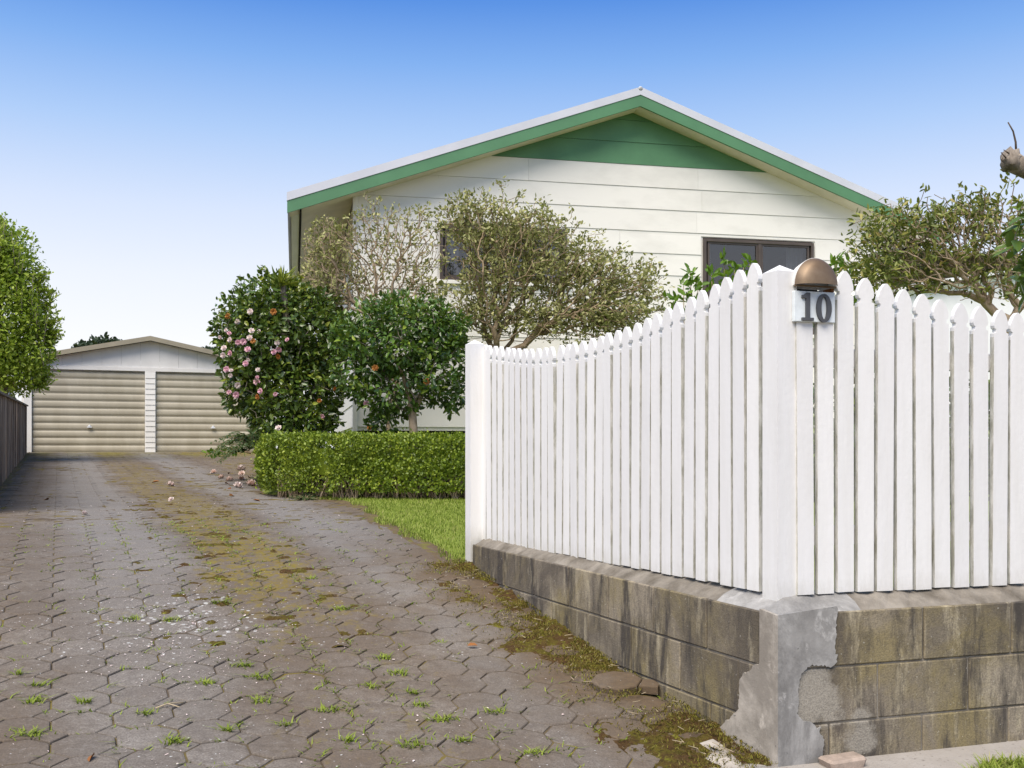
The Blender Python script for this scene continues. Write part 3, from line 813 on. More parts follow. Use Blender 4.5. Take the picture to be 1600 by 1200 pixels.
# ------------------------------------------------------------------ house
HA = math.atan2(0.208, 0.978)
HO = np.array((1.746, 14.813, 0.0))
house = thing('house', 'cream weatherboard house with a green gable and white roof edge behind the fence', 'house', HO, HA)
ZA, PT, LW = 4.885, 0.357, 3.967
def hw_at(z): return min(LW, max(0.0, (ZA - z) / PT))
LIN0, PITB = 0.290, 0.3175
wins = [(-2.813, -0.994, 2.335, 3.095), (1.078, 2.841, 1.70, 3.075)]
def board_piece(x0b, x1b, x0t, x1t, z0, z1, mat, name='weatherboard'):
    mb = MB()
    mb.hexa([(x0b, -0.024, z0), (x1b, -0.024, z0), (x1b, 0.0, z0), (x0b, 0.0, z0),
             (x0t, -0.010, z1), (x1t, -0.010, z1), (x1t, 0.0, z1), (x0t, 0.0, z1)])
    return mb.build(name, mat, house, local=True)
for k in range(15):
    z0 = LIN0 + k * PITB + 0.0016; z1 = LIN0 + (k + 1) * PITB - 0.0016
    green = k >= 12
    z1 = min(z1, ZA - 0.02)
    if z0 > ZA - 0.05: break
    hb, ht = hw_at(z0), hw_at(z1)
    joints = {0: [-1.2, 1.9], 1: [0.6], 2: [-2.2, 2.6], 3: [0.1], 4: [-1.9, 1.6], 5: [0.4], 6: [-0.6], 7: [0.2, 3.2], 8: [-0.2], 9: [0.98], 10: [1.06], 11: [-1.55, 1.0]}.get(k, [])
    cuts = []
    spans = [(-hb, -ht)] 
    segs = []
    blocks = [w for w in wins if w[2] - 0.05 < (z0 + z1) / 2 < w[3] + 0.05 and (min(z1, w[3]) - max(z0, w[2])) > 0.05]
    zsplit = sorted({z0, z1} | {z for w in wins for z in (w[2] - 0.03, w[3] + 0.03) if z0 < z < z1})
    for za, zb in zip(zsplit[:-1], zsplit[1:]):
        zm = (za + zb) / 2
        f = lambda z: 0.009 + 0.009 * (z1 - z) / (z1 - z0)
        ends = [(-hw_at(za), -hw_at(zb))] + [(j, j) for j in joints] + [(hw_at(za), hw_at(zb))]
        pieces = [(a[0] + 0.0012, b[0] - 0.0012, a[1] + 0.0012, b[1] - 0.0012) for a, b in zip(ends[:-1], ends[1:])]
        for w in wins:
            if w[2] - 0.03 < zm < w[3] + 0.03:
                out = []
                for (a0, b0, a1, b1) in pieces:
                    if b0 <= w[0] or a0 >= w[1]: out.append((a0, b0, a1, b1)); continue
                    if a0 < w[0] - 0.03: out.append((a0, w[0] - 0.03, a1, w[0] - 0.03))
                    if b0 > w[1] + 0.03: out.append((w[1] + 0.03, b0, w[1] + 0.03, b1))
                pieces = out
        for (a0, b0, a1, b1) in pieces:
            mb = MB()
            mb.hexa([(a0, -f(za), za), (b0, -f(za), za), (b0, 0.0, za), (a0, 0.0, za), (a1, -f(zb), zb), (b1, -f(zb), zb), (b1, 0.0, zb), (a1, 0.0, zb)])
            mb.build('weatherboard', 'board_green' if green else 'board_cream', house, local=True)
# sheathing behind the boards, with the window holes left open
mb = MB()
xs_ = [-LW, wins[0][0], wins[0][1], wins[1][0], wins[1][1], LW]
for i in range(5):
    a, b = xs_[i], xs_[i + 1]
    hole = wins[0] if i == 1 else wins[1] if i == 3 else None
    zt = lambda x: ZA - PT * abs(x) + 0.01
    z_low = 0.24
    if hole: mb.prism([(a, z_low), (b, z_low), (b, hole[2] - 0.02), (a, hole[2] - 0.02)], 0.004, 0.10); z_low = hole[3] + 0.02
    if a < 0 < b: mb.prism([(a, z_low), (b, z_low), (b, zt(b)), (0, zt(0)), (a, zt(a))], 0.004, 0.10)
    else: mb.prism([(a, z_low), (b, z_low), (b, zt(b)), (a, zt(a))], 0.004, 0.10)
mb.box((-LW, 0.10, 0.24), (-LW + 0.1, 9.0, 3.45)); mb.box((LW - 0.1, 0.10, 0.24), (LW, 9.0, 3.45)); mb.box((-LW + .1, 8.9, 0.24), (LW - .1, 9.0, 3.45))
mb.build('wall', 'board_cream', house, local=True)
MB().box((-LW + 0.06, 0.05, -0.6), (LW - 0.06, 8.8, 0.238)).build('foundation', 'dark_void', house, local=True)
# side boards along the visible left wall
for k in range(10):
    z0 = LIN0 + k * PITB + 0.003; z1 = z0 + PITB - 0.006
    MB().hexa([(-LW - 0.024, 0.0, z0), (-LW - 0.001, 0.0, z0), (-LW - 0.001, 9.0, z0), (-LW - 0.024, 9.0, z0), (-LW - 0.010, 0.0, z1), (-LW - 0.001, 0.0, z1), (-LW - 0.001, 9.0, z1), (-LW - 0.010, 9.0, z1)]).build('weatherboard', 'board_cream', house, local=True)
for sgn in (-1, 1):
    MB().box((sgn * (LW + 0.012) - 0.03, -0.034, 0.225), (sgn * (LW + 0.012) + 0.03, 0.03, 3.44), 0.004).build('corner_trim', 'board_cream', house, local=True)
# roof planes, barge, flashing, soffits
ER = 4.85; YF = -0.32; YB = 9.3; ZR = 5.06
mb = MB()
for sgn in (-1, 1):
    nrib = 28
    ys = np.linspace(YF + 0.03, YB, nrib + 1)
    xa, xb = 0.0, sgn * (ER + 0.03)
    for q in range(nrib):
        y0, y1 = ys[q], ys[q + 1] - 0.06
        lo = [(min(xa, xb), y0), (max(xa, xb), y0), (max(xa, xb), ys[q + 1]), (min(xa, xb), ys[q + 1])]
        pts = [(x_, y_, ZR - PT * abs(x_) - 0.03) for x_, y_ in lo]
        mb.hexa(pts + [(p[0], p[1], p[2] + 0.028) for p in pts])
        rb = [(min(xa, xb), y0), (max(xa, xb), y0), (max(xa, xb), y0 + 0.03), (min(xa, xb), y0 + 0.03)]
        pts = [(x_, y_, ZR - PT * abs(x_) - 0.004) for x_, y_ in rb]
        mb.hexa(pts + [(p[0], p[1], p[2] + 0.022) for p in pts])
roof = mb.build('roof', 'roof_metal', house, local=True)
o = MB().tube([(0, YF - 0.03, ZR + 0.02), (0, YB, ZR + 0.02)], 0.032, 10).build('ridge_cap', 'gutter_paint', None); o.parent = roof
for sgn in (-1, 1):
    def slope_bar(name, zt0, zt1, y0, y1, mat, x1=ER, x0=0.0, m2=None):
        xe = sgn * x1; xs0 = sgn * x0
        pl = [(xs0, ZR + zt0 - PT * x0), (xe, ZR + zt0 - PT * x1), (xe, ZR + zt1 - PT * x1), (xs0, ZR + zt1 - PT * x0)]
        if sgn < 0: pl = pl[::-1]
        MB().prism(pl, y0, y1).build(name, mat, house, local=True)
    slope_bar('flashing', -0.065, 0.045, YF - 0.030, YF + 0.028, 'flashing', ER + 0.035)
    slope_bar('barge_board', -0.225, -0.067, YF - 0.022, YF + 0.012, 'barge_green', ER + 0.03)
    slope_bar('gable_soffit', -0.215, -0.190, YF + 0.014, -0.001, 'soffit', ER)
    # flat-pitched eave soffit
    xa, xb = sgn * (LW + 0.03), sgn * (ER - 0.16)
    lo = [(min(xa, xb), 0.0), (max(xa, xb), 0.0), (max(xa, xb), YB - 0.2), (min(xa, xb), YB - 0.2)]
    pts = [(x_, y_, ZR - PT * abs(x_) - 0.205) for x_, y_ in lo]
    MB().hexa(pts + [(p[0], p[1], p[2] + 0.02) for p in pts]).build('eave_soffit', 'soffit', house, local=True)
    zg = ZR - PT * ER - 0.19
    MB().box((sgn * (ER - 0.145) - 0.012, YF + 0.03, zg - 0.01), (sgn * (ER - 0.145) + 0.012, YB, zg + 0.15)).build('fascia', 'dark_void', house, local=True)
    gx0, gx1 = sorted((sgn * (ER - 0.128), sgn * (ER - 0.02)))
    mb = MB()
    mb.box((gx0, YF + 0.05, zg + 0.02), (gx1, YB, zg + 0.03)); mb.box((sgn * (ER - .026) - 0.006, YF + 0.05, zg + 0.031), (sgn * (ER - .026) + 0.006, YB, zg + 0.13))
    mb.build('gutter', 'gutter_paint', house, local=True)
# windows
for wi, (x0, x1, z0, z1) in enumerate(wins):
    fr = MB(); b = 0.045
    for lo, hi in (((x0, -0.04, z0), (x0 + b, 0.06, z1)), ((x1 - b, -0.04, z0), (x1, 0.06, z1)), ((x0 + b, -0.04, z1 - b), (x1 - b, 0.06, z1)), ((x0 + b, -0.045, z0), (x1 - b, 0.06, z0 + b))):
        fr.box(lo, hi, 0.003)
    f = fr.build('window', 'window_bronze', house, local=True)
    mids = [x0 + 0.52, x0 + 1.25] if wi == 0 else [x0 + (x1 - x0) * 0.505]
    xs_ = [x0 + b] + mids + [x1 - b]
    for mx_ in mids:
        o = MB().box((mx_ - 0.024, -0.034, z0 + b), (mx_ + 0.024, 0.05, z1 - b), 0.003).build('mullion', 'window_bronze', None); o.parent = f
    for a, c_ in zip(xs_[:-1], xs_[1:]):
        a2, c2 = a + 0.026, c_ - 0.026
        sb = MB(); q = 0.028
        for lo, hi in (((a2, -0.02, z0 + b), (a2 + q, 0.02, z1 - b)), ((c2 - q, -0.02, z0 + b), (c2, 0.02, z1 - b)), ((a2 + q, -0.02, z1 - b - q), (c2 - q, 0.02, z1 - b)), ((a2 + q, -0.02, z0 + b), (c2 - q, 0.02, z0 + b + q))):
            sb.box(lo, hi)
        o = sb.build('sash', 'window_bronze', None); o.parent = f
        o = MB().box((a2 + q, -0.003, z0 + b + q), (c2 - q, 0.003, z1 - b - q)).build('pane', 'glass', None); o.parent = f
    o = MB().box((x0 - 0.05, -0.07, z0 - 0.055), (x1 + 0.05, 0.0, z0 - 0.003), 0.004).build('sill', 'board_cream', None); o.parent = f
    # drawn curtains inside and the dark room behind
    for cx0, cx1 in (((x0 + 0.06, x0 + 0.20), (x1 - 0.36, x1 - 0.08)) if wi else ((x0 + 0.07, x0 + 0.30), (x1 - 0.3, x1 - 0.05))):
        xx = np.linspace(cx0, cx1, 25); yy = 0.16 + 0.02 * np.sin(xx * 75)
        V = [(a, c_, z0 - 0.1) for a, c_ in zip(xx, yy)] + [(a, c_, z1 + 0.05) for a, c_ in zip(xx, yy)]
        o = MB().add(V, [(i, i + 1, i + 26, i + 25) for i in range(24)], 0, True).build('curtain', 'curtain', None); o.parent = f
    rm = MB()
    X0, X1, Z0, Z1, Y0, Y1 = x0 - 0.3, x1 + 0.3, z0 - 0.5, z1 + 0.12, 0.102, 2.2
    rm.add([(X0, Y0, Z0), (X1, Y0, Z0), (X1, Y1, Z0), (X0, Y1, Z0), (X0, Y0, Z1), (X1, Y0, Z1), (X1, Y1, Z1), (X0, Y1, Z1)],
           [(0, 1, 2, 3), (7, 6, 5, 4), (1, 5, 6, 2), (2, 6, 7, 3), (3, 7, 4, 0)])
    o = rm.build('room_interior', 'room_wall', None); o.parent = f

# ------------------------------------------------------------------ block wall
wall = thing('block_wall', 'low stained concrete block wall with grey cement patching at its corner', 'wall', (0.93, 3.60, -1.15))
LA = math.atan2(CA, -SA)          # left run direction
RA = math.atan2(0.30, 0.955)
LWp = lambda r, o_: (0.93 - SA * r + CA * o_, 3.60 + CA * r + SA * o_)
ZT = -0.585
bcache = {}
def block(side, r0, r1, k, label=None):
    Ln = r1 - r0 - 0.007
    key = (side, round(Ln, 4))
    if key not in bcache:
        bcache[key] = MB().box((-Ln / 2, 0, -0.0965), (Ln / 2, 0.19, 0.0965), 0.004).mesh('block')
        bcache[key].materials.append(MATS['block'])
    rm = (r0 + r1) / 2
    off = random.uniform(-0.0015, 0.0015)
    if side == 'L':
        x_, y_ = LWp(rm, off); rz = LA + math.pi      # local +y points inward
    else:
        x_, y_ = RW(rm, off); rz = RA
    return link('block', bcache[key], 'block', wall, loc=(x_, y_, ZT - 0.1 - 0.2 * k), rot=(random.gauss(0, 0.002), 0, rz))
END = 2.893
for k, cuts in enumerate(([0.0, 0.425, 0.815, 1.21, 1.61, 2.01, 2.41, END], [0.0, 0.22, 0.61, 1.00, 1.40, 1.80, 2.20, 2.60, END], [0.0, 0.40, 0.79, 1.19, 1.59, 1.99], [0.0, 0.3, 0.7])):
    for a, b in zip(cuts[:-1], cuts[1:]): block('L', a, b, k)
for k, cuts in enumerate(([0.012, 0.62, 1.02, 1.42, 1.82, 2.22, 2.62, 3.02], [0.012, 0.423, 0.823, 1.223, 1.623, 2.023, 2.423, 2.823], [0.012, 0.216, 0.616, 1.006, 1.406, 1.806, 2.206, 2.606, 3.0])):
    for a, b in zip(cuts[:-1], cuts[1:]):
        if b - a > 0.03: block('R', a, b, k)
ML = Matrix.Translation((0.93, 3.60, 0)) @ Matrix.Rotation(LA + math.pi, 4, 'Z')     # local x runs towards -r
MR = Matrix.Translation((0.93, 3.60, 0)) @ Matrix.Rotation(RA, 4, 'Z')
mb = MB().box((-END + .01, 0.007, -1.3), (-0.01, 0.17, ZT - 0.006), 0, M=ML).box((0.02, 0.007, -1.3), (3.0, 0.17, ZT - 0.006), 0, M=MR)
mb.build('mortar', 'mortar', wall)
# sloping mortar capping that the pickets stand on
rr0 = np.random.default_rng(3); V = []; mi_ = []
offs_ = ((0.006, -0.006), (0.045, 0.018), (0.105, 0.046), (0.185, 0.046))
rows_ = [('L', r) for r in np.linspace(END, 0.20, 62)] + [('M', 0)] + [('R', r) for r in np.linspace(0.12, 3.0, 62)]
for sd_, r in rows_:
    for k, (o_, z_) in enumerate(offs_):
        if sd_ == 'L': x_, y_ = LWp(r, o_)
        elif sd_ == 'R': x_, y_ = RW(r, o_)
        else:                          # where the two offset lines meet
            A_ = np.array(((-SA, -0.955), (CA, -0.30))); b_ = np.array(RW(0, o_)) - np.array(LWp(0, o_))
            q_ = np.linalg.solve(A_, b_); x_, y_ = LWp(q_[0], o_)
        V.append((x_, y_, ZT + z_ + (rr0.normal(0, 0.0035) if k else -abs(rr0.normal(0, .002)))))
n_ = len(rows_)
Fs = [(i * 4 + k, (i + 1) * 4 + k, (i + 1) * 4 + k + 1, i * 4 + k + 1) for i in range(n_ - 1) for k in range(3)]
mb = MB()
for f_ in Fs: mb.f.append(list(f_)); mb.m.append(1 if 57 <= f_[0] // 4 <= 67 else 0); mb.s.append(False)
mb.v = V
mb.build('capping', ['mortar', 'render_grey'], wall)
# cement render patches: thin proud slabs with ragged edges
def patch(M, poly, thick, mat, label, ragged=0.0022):
    rr = np.random.default_rng(len(poly) + int(thick * 1e4))
    pts = []
    n = len(poly)
    for i in range(n):
        a, b = np.array(poly[i][:2]), np.array(poly[(i + 1) % n][:2])
        rag = poly[i][2] if len(poly[i]) > 2 else 1
        m_ = max(1, int(np.linalg.norm(b - a) / 0.008)) if rag else 1
        for k in range(m_):
            p = a + (b - a) * k / m_
            if rag and k: p = p + rr.normal(0, ragged, 2) + 0.016 * np.array((float(fbm(p[0] * 23, p[1] * 23, 3)), float(fbm(p[0] * 23 + 50, p[1] * 23, 3))))
            pts.append(tuple(p))
    b_ = MB(); b_.prism(pts, -thick, 0.006)
    b_.v = [tuple(M @ Vector(p)) for p in b_.v]
    o = b_.build('render_patch', mat, wall); o['label'] = label
def rl(u, v):                      # left face: pixel to (x, z) local
    t0 = 2.3105; d = t0 / (CA * (u - CX) / F + SA); x_ = (u - CX) / F * d
    r = ((x_ - 0.93) * -SA + (d - 3.6) * CA)
    return (-r, (HY - v) / F * d)
def rr_(u, v):
    k = (u - CX) / F; r = (0.93 - k * 3.6) / (k * 0.30 - 0.955); d = 3.6 + 0.30 * r
    return (r, (HY - v) / F * d)
T_ = 0.008
pl = [rl(1190, 951) + (0,), rl(1190, 1034) + (1,), rl(1166, 1050) + (1,), rl(1158, 1068) + (1,), rl(1154, 1112) + (1,), rl(1128, 1135) + (1,), rl(1104, 1158) + (1,)]
pl += [(pl[-1][0] - 0.03, -1.30, 0), (T_, -1.30, 0), (T_, ZT - 0.002, 0)]
pl = [p if len(p) == 3 else p + (0,) for p in pl]
patch(ML, pl, T_, 'render_beige', 'beige cement patch widening towards the ground, paled as the lit side')  # lighter beige than the street side: the lit face is put into the colour
pr = [(0.0, -1.30, 0), rr_(1285, 1215) + (1,), rr_(1281, 1135) + (1,), rr_(1256, 1128) + (1,), rr_(1247, 1118) + (1,), rr_(1245, 1075) + (1,), rr_(1250, 1052) + (1,), rr_(1270, 1040) + (1,), rr_(1302, 1038) + (1,), rr_(1306, 946.5) + (0,), (0.0, ZT - 0.002, 0)]
patch(MR, pr, T_, 'render_grey', 'smooth blue grey cement patch on the street side')
# spilled cement at the foot
sp = [ground_hit(u, v) for u, v in ((1092, 1165), (1110, 1157), (1128, 1170), (1160, 1196), (1190, 1225), (1150, 1225), (1125, 1198), (1100, 1190), (1118, 1180))]
c0 = np.mean(sp, axis=0)
V = [p + np.array((0, 0, 0.004)) for p in sp] + [c0 + (p - c0) * 0.7 + np.array((0, 0, 0.016 + 0.004 * (i % 3))) for i, p in enumerate(sp)] + [c0 + np.array((0, 0, 0.018))]
n = len(sp)
mb = MB().add(V, [(i, (i + 1) % n, n + (i + 1) % n, n + i) for i in range(n)] + [(n + i, n + (i + 1) % n, 2 * n) for i in range(n)], 0, True)
o = mb.build('cement_spill', 'render_beige', wall)

# ------------------------------------------------------------------ picket fence
fence = thing('picket_fence', 'white scalloped picket fence with pointed pickets standing on the block wall', 'fence', (0.96, 3.7, -0.54))
def picket_profile(w, h):
    hw = w / 2
    head = [(1.0, -0.108), (1.0, -0.094), (0.70, -0.090), (0.70, -0.078), (0.92, -0.074), (1.0, -0.064), (0.95, -0.050), (0.76, -0.031), (0.46, -0.013), (0.10, -0.0005)]
    R_ = [(hw * a, h + z) for a, z in head]
    pts = [(-hw, 0), (hw, 0)] + R_ + [(-x_, z_) for x_, z_ in R_[::-1]]
    return pts
def picket(x_, y_, z0, z1, rz, w, pointed=True, th=0.021):
    h = z1 - z0
    poly = picket_profile(w, h) if pointed else [(-w / 2, 0), (w / 2, 0), (w / 2, h), (-w / 2, h)]
    pb = MB().prism(poly, -th / 2, th / 2)
    nh = len(poly)
    for f_i in (3, 2 + nh - 1): pb.m[f_i] = 1            # the two long edges carry grime and painted gap shade
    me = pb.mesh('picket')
    return link('picket', me, ['white_paint', 'grime_shade_edge'], fence, loc=(x_, y_, z0), rot=(random.gauss(0, 0.004), random.gauss(0, 0.0035), rz + random.gauss(0, 0.02)))
TP = 2.395
LX = [1010, 965, 921, 878, 837, 800, 762, 723, 690, 655, 622, 590, 558, 528, 500, 472, 446, 420, 395, 370, 347, 325, 303, 280, 260, 238, 216, 196, 176, 157, 138, 118, 103]
LY = [65, 88, 112, 135, 155, 175, 195, 213, 230, 245, 262, 275, 287, 295, 305, 312, 320, 327, 332, 335, 340, 343, 345, 347, 347, 346, 345, 343, 340, 338, 336, 333, 332]
n = len(LX)
k_, V_ = 0.02044, -1279.0
for i in range(n):
    zx = (1010 + V_ * k_ * i) / (1 + k_ * i)           # evenly spaced along the run
    zy = float(np.interp(zx, LX[::-1], LY[::-1]))
    u, v = 700 + zx / 2.105, 380 + zy / 2.105
    d = plane_t(u, TP); x_ = (u - CX) / F * d
    zb = -0.532 - 0.035 * i / n + random.uniform(-0.004, 0.004)
    picket(x_, d, zb, (HY - v) / F * d, LA + math.pi, 0.0685)
RU = [1319, 1350, 1380, 1411, 1440.6, 1470, 1500, 1530, 1559, 1587, 1616, 1645, 1674]
RV = [424, 435, 444, 452, 460, 468, 474, 479, 484, 489, 493, 496, 498]
def right_at(u, o_):
    k = (u - CX) / F; a, b = 0.93 - 0.30 * o_, 3.60 + 0.955 * o_
    r = (a - k * b) / (k * 0.30 - 0.955)
    return r, a + 0.955 * r, b + 0.30 * r
for u, v in zip(RU, RV):
    r, x_, d = right_at(u, 0.10)
    picket(x_, d, -0.536 + random.uniform(-0.004, 0.004), (HY - v) / F * d, RA, 0.0705)
for r in (1.40, 1.478, 1.556, 1.634, 1.712, 1.79, 1.868, 1.946):
    x_, d = RW(r, 0.10); picket(x_, d, -0.536, 0.50, RA, 0.066)
for u in (1257, 1288):
    r, x_, d = right_at(u, 0.10)
    o = picket(x_, d, -0.536, (HY - 503) / F * d, RA, 0.068, False); o['label'] = 'short square-cut picket under the letterbox'
# posts
def post(x_, y_, z0, z1, w, rz, name='post'):
    h = w / 2; t = 0.028
    V = [(-h, -h, z0), (h, -h, z0), (h, h, z0), (-h, h, z0), (-h, -h, z1 - t), (h, -h, z1 - t), (h, h, z1 - t), (-h, h, z1 - t), (0, 0, z1)]
    Fs = [(3, 2, 1, 0), (0, 1, 5, 4), (1, 2, 6, 5), (2, 3, 7, 6), (3, 0, 4, 7), (4, 5, 8), (5, 6, 8), (6, 7, 8), (7, 4, 8)]
    return MB().add(V, Fs).build(name, 'white_paint', fence, loc=(x_, y_, 0), rot=(0, 0, rz))
pc = np.array((0.961, 3.705)); hw = 0.0435
pcx = pc + hw * np.array((-SA, CA)) + hw * np.array((CA, SA))
post(pcx[0], pcx[1], -0.60, 0.672, 2 * hw, LA)
d = 6.33; x_ = (741.5 - CX) / F * d
post(x_, d, -0.80, (HY - 531) / F * d, 0.088, LA)
x_, d = RW(2.02, 0.13); post(x_, d, -0.60, 0.62, 0.087, RA)
for zz in (-0.36, 0.30):
    a, b = LWp(0.12, 0.118), LWp(2.98, 0.118)
    fr = MB().box((-2.98, 0.122, zz), (-0.12, 0.160, zz + 0.07), 0.003, M=ML); fr.build('rail', 'white_paint', fence)
    fr = MB().box((0.16, 0.113, zz), (2.0, 0.150, zz + 0.07), 0.003, M=MR); fr.build('rail', 'white_paint', fence)

# ------------------------------------------------------------------ letterbox
r0, xa, ya = right_at(1240, 0.085); r1, xb, yb = right_at(1304, 0.085)
lb = thing('letterbox', 'small letterbox with a domed bronze lid and number ten, on two short pickets', 'letterbox', ((xa + xb) / 2, (ya + yb) / 2, (HY - 503) / F * ya), RA)
wL = (r1 - r0); hx = wL / 2
zp = (503 - 454) / F * 3.72        # plate height
plate = MB().box((-hx, -0.004, 0.002), (hx, 0.012, zp), 0.002).build('number_plate', 'plate_white', lb, local=True)
# digits
def one():
    q = 0.0; b_ = MB(); s_ = zp / 0.114
    pts = [(-.024, .006), (.024, .006), (.024, .0165), (.0085, .0165), (.0085, .108), (-.004, .108), (-.012, .1005), (-.024, .0985), (-.024, .0875), (-.008, .0875), (-.008, .0165), (-.024, .0165)]
    return b_.prism([((x_ - .0335) * s_, z_ * s_) for x_, z_ in pts], -0.013, -0.0045)
def zero():
    s_ = zp / 0.114; n = 28; V = []
    for yy in (-0.013, -0.0045):
        for k in range(n):
            th = 2 * math.pi * k / n
            V.append(((math.cos(th) * .0315 + .035) * s_, yy, (math.sin(th) * .0525 + .0535) * s_))
        for k in range(n):
            th = 2 * math.pi * k / n
            V.append(((math.cos(th) * .0125 + .035) * s_, yy, (math.sin(th) * .0415 + .0535) * s_))
    Fs = []
    for k in range(n):
        j = (k + 1) % n
        Fs += [(k, j, n + j, n + k), (2 * n + k, 3 * n + k, 3 * n + j, 2 * n + j), (k, 2 * n + k, 2 * n + j, j), (n + k, n + j, 3 * n + j, 3 * n + k)]
    return MB().add(V, Fs)
for q in (one, zero):
    o = q().build('digit', 'digit_grey', None); o.parent = plate
# body behind: half barrel with an open throat, lid bulging to the front
zb = zp + 0.021; R_ = hx + 0.003; hgt = (447 - 403) / F * 3.72
n = 18
arc = [(R_ * math.cos(math.pi * k / n), zb + hgt * math.sin(math.pi * k / n)) for k in range(n + 1)]
BL_ = 0.085
V = [(x_ + 0.004, -0.002, z_) for x_, z_ in arc] + [(x_ + 0.034, BL_, z_) for x_, z_ in arc] + [(x_ * .96 + 0.004, -0.002, zb + (z_ - zb) * .96) for x_, z_ in arc] + [(x_ * .96 + 0.034, BL_, zb + (z_ - zb) * .96) for x_, z_ in arc]
m_ = n + 1
Fs = []
for k in range(n):
    Fs += [(k, m_ + k, m_ + k + 1, k + 1), (2 * m_ + k, 2 * m_ + k + 1, 3 * m_ + k + 1, 3 * m_ + k), (k, k + 1, 2 * m_ + k + 1, 2 * m_ + k)]
Fs.append(tuple(range(m_, 2 * m_)))
bodym = MB().add(V, Fs, 0, True)
bodym.box((-hx, 0.014, 0.004), (-hx + 0.006, 0.20, zb)).box((hx - 0.004, 0.014, 0.004), (hx + 0.002, 0.20, zb)).box((-hx, 0.014, 0.0), (hx, 0.20, 0.0035)).box((-hx + 0.006, 0.194, 0.004), (hx - 0.004, 0.20, zb))
bodym.build('body', 'letterbox_grey', lb, local=True)
V, Fs = [], []
nr, na = 8, 22
for i in range(nr + 1):
    f = i / nr
    for k in range(na + 1):
        th = math.pi * k / na
        rr = f * R_ * 0.985; hh = f * hgt * 0.975
        V.append((rr * math.cos(th), -0.010 - 0.045 * math.sqrt(max(0.0, 1 - f ** 2.2)), zb + hh * math.sin(th)))
for i in range(nr):
    for k in range(na):
        a = i * (na + 1) + k
        Fs.append((a, a + na + 1, a + na + 2, a + 1))
lid = MB().add(V, Fs, 0, True)
lid.build('lid', 'bronze_metal', lb, local=True)
MB().box((-R_ * .985, -0.011, zb - 0.006), (R_ * .985, -0.004, zb), 0).build('lid_rim', 'bronze_metal', lb, local=True)
MB().box((hx - 0.016, -0.003, zp + 0.001), (hx - 0.004, 0.05, zb - 0.0065)).build('bracket', 'rusty_metal', lb, local=True)
MB().box((-hx + .007, 0.10, zp - 0.03), (hx - .006, 0.11, zb + 0.02)).build('throat', 'dark_void', lb, local=True)

# ------------------------------------------------------------------ paling fence on the left
pf = thing('paling_fence', 'low dark weathered timber paling fence along the left of the driveway', 'fence', tuple(xy(12.0, -0.72)) + (-.52,))
tf = -0.66
ang = math.atan2(CA, -SA)
pal = {}
s = 9.6
while s < 25.7:
    w = random.choice((0.135, 0.142, 0.148))
    z0 = float(gz(s)) - 0.02; z1 = z0 + 1.165 - (s - 12) * 0.006 + random.uniform(-0.004, 0.004)
    key = (w, round(z1 - z0, 2))
    if key not in pal:
        pal[key] = MB().box((-w / 2, -0.009, 0), (w / 2, 0.009, key[1]), 0.002).mesh('paling'); pal[key].materials.append(MATS['paling'])
    x_, y_ = xy(s, tf + random.choice((0.0, -0.014)))
    link('paling', pal[key], 'paling', pf, loc=(x_, y_, z0), rot=(random.gauss(0, .006), random.gauss(0, .008), ang + random.gauss(0, .02)))
    s += w + random.uniform(0.006, 0.014)
V = []
for s in np.linspace(9.5, 25.75, 24):
    zt = float(gz(s)) - 0.02 + 1.172 - (s - 12) * 0.006
    for t_, z_ in ((tf - 0.05, zt), (tf + 0.04, zt - 0.006), (tf + 0.04, zt + 0.024), (tf - 0.05, zt + 0.03)):
        V.append(tuple(xy(s, t_)) + (z_,))
Fs = [(i * 4 + k, i * 4 + (k + 1) % 4, (i + 1) * 4 + (k + 1) % 4, (i + 1) * 4 + k) for i in range(23) for k in range(4)]
MB().add(V, Fs).build('cap_rail', 'fence_cap', pf)
for s in np.arange(9.8, 26, 2.3):
    x_, y_ = xy(s, tf - 0.09)
    MB().box((-0.045, -0.045, -0.2), (0.045, 0.045, 1.13), 0.004).build('post', 'paling', pf, loc=(x_, y_, float(gz(s))), rot=(0, 0, ang))
# neighbour shed behind the fence, and a grey post line up to the garage
sx, sy = xy(24.0, -2.15)
shed = thing('garden_shed', 'pale shed with red roof edge peeping over the dark paling fence', 'shed', (sx, sy, -.2), ang - math.pi / 2)
MB().box((-1.2, -1.1, 0), (1.2, 1.1, 1.50), 0.01).build('wall', 'shed_white', shed, local=True)
MB().hexa([(-1.32, -1.22, 1.50), (1.32, -1.22, 1.50), (1.32, 1.22, 1.50), (-1.32, 1.22, 1.50), (-1.32, -1.22, 1.575), (1.32, -1.22, 1.575), (1.32, 1.22, 1.575), (-1.32, 1.22, 1.575)]).build('roof', 'red_trim', shed, local=True)
bf = thing('grey_screen', 'grey board screen between the shed and the garage behind the paling fence', 'fence', tuple(xy(22, -1.15)) + (-.25,))
for i, s in enumerate(np.arange(23.7, 25.7, 0.42)):
    x_, y_ = xy(s, -1.10)
    MB().box((-0.16, -0.02, -0.1), (0.16, 0.02, 1.45 + random.uniform(-.02, .02)), 0.004).build('board', 'grey_post', bf, loc=(x_, y_, float(gz(s))), rot=(0, 0, ang))

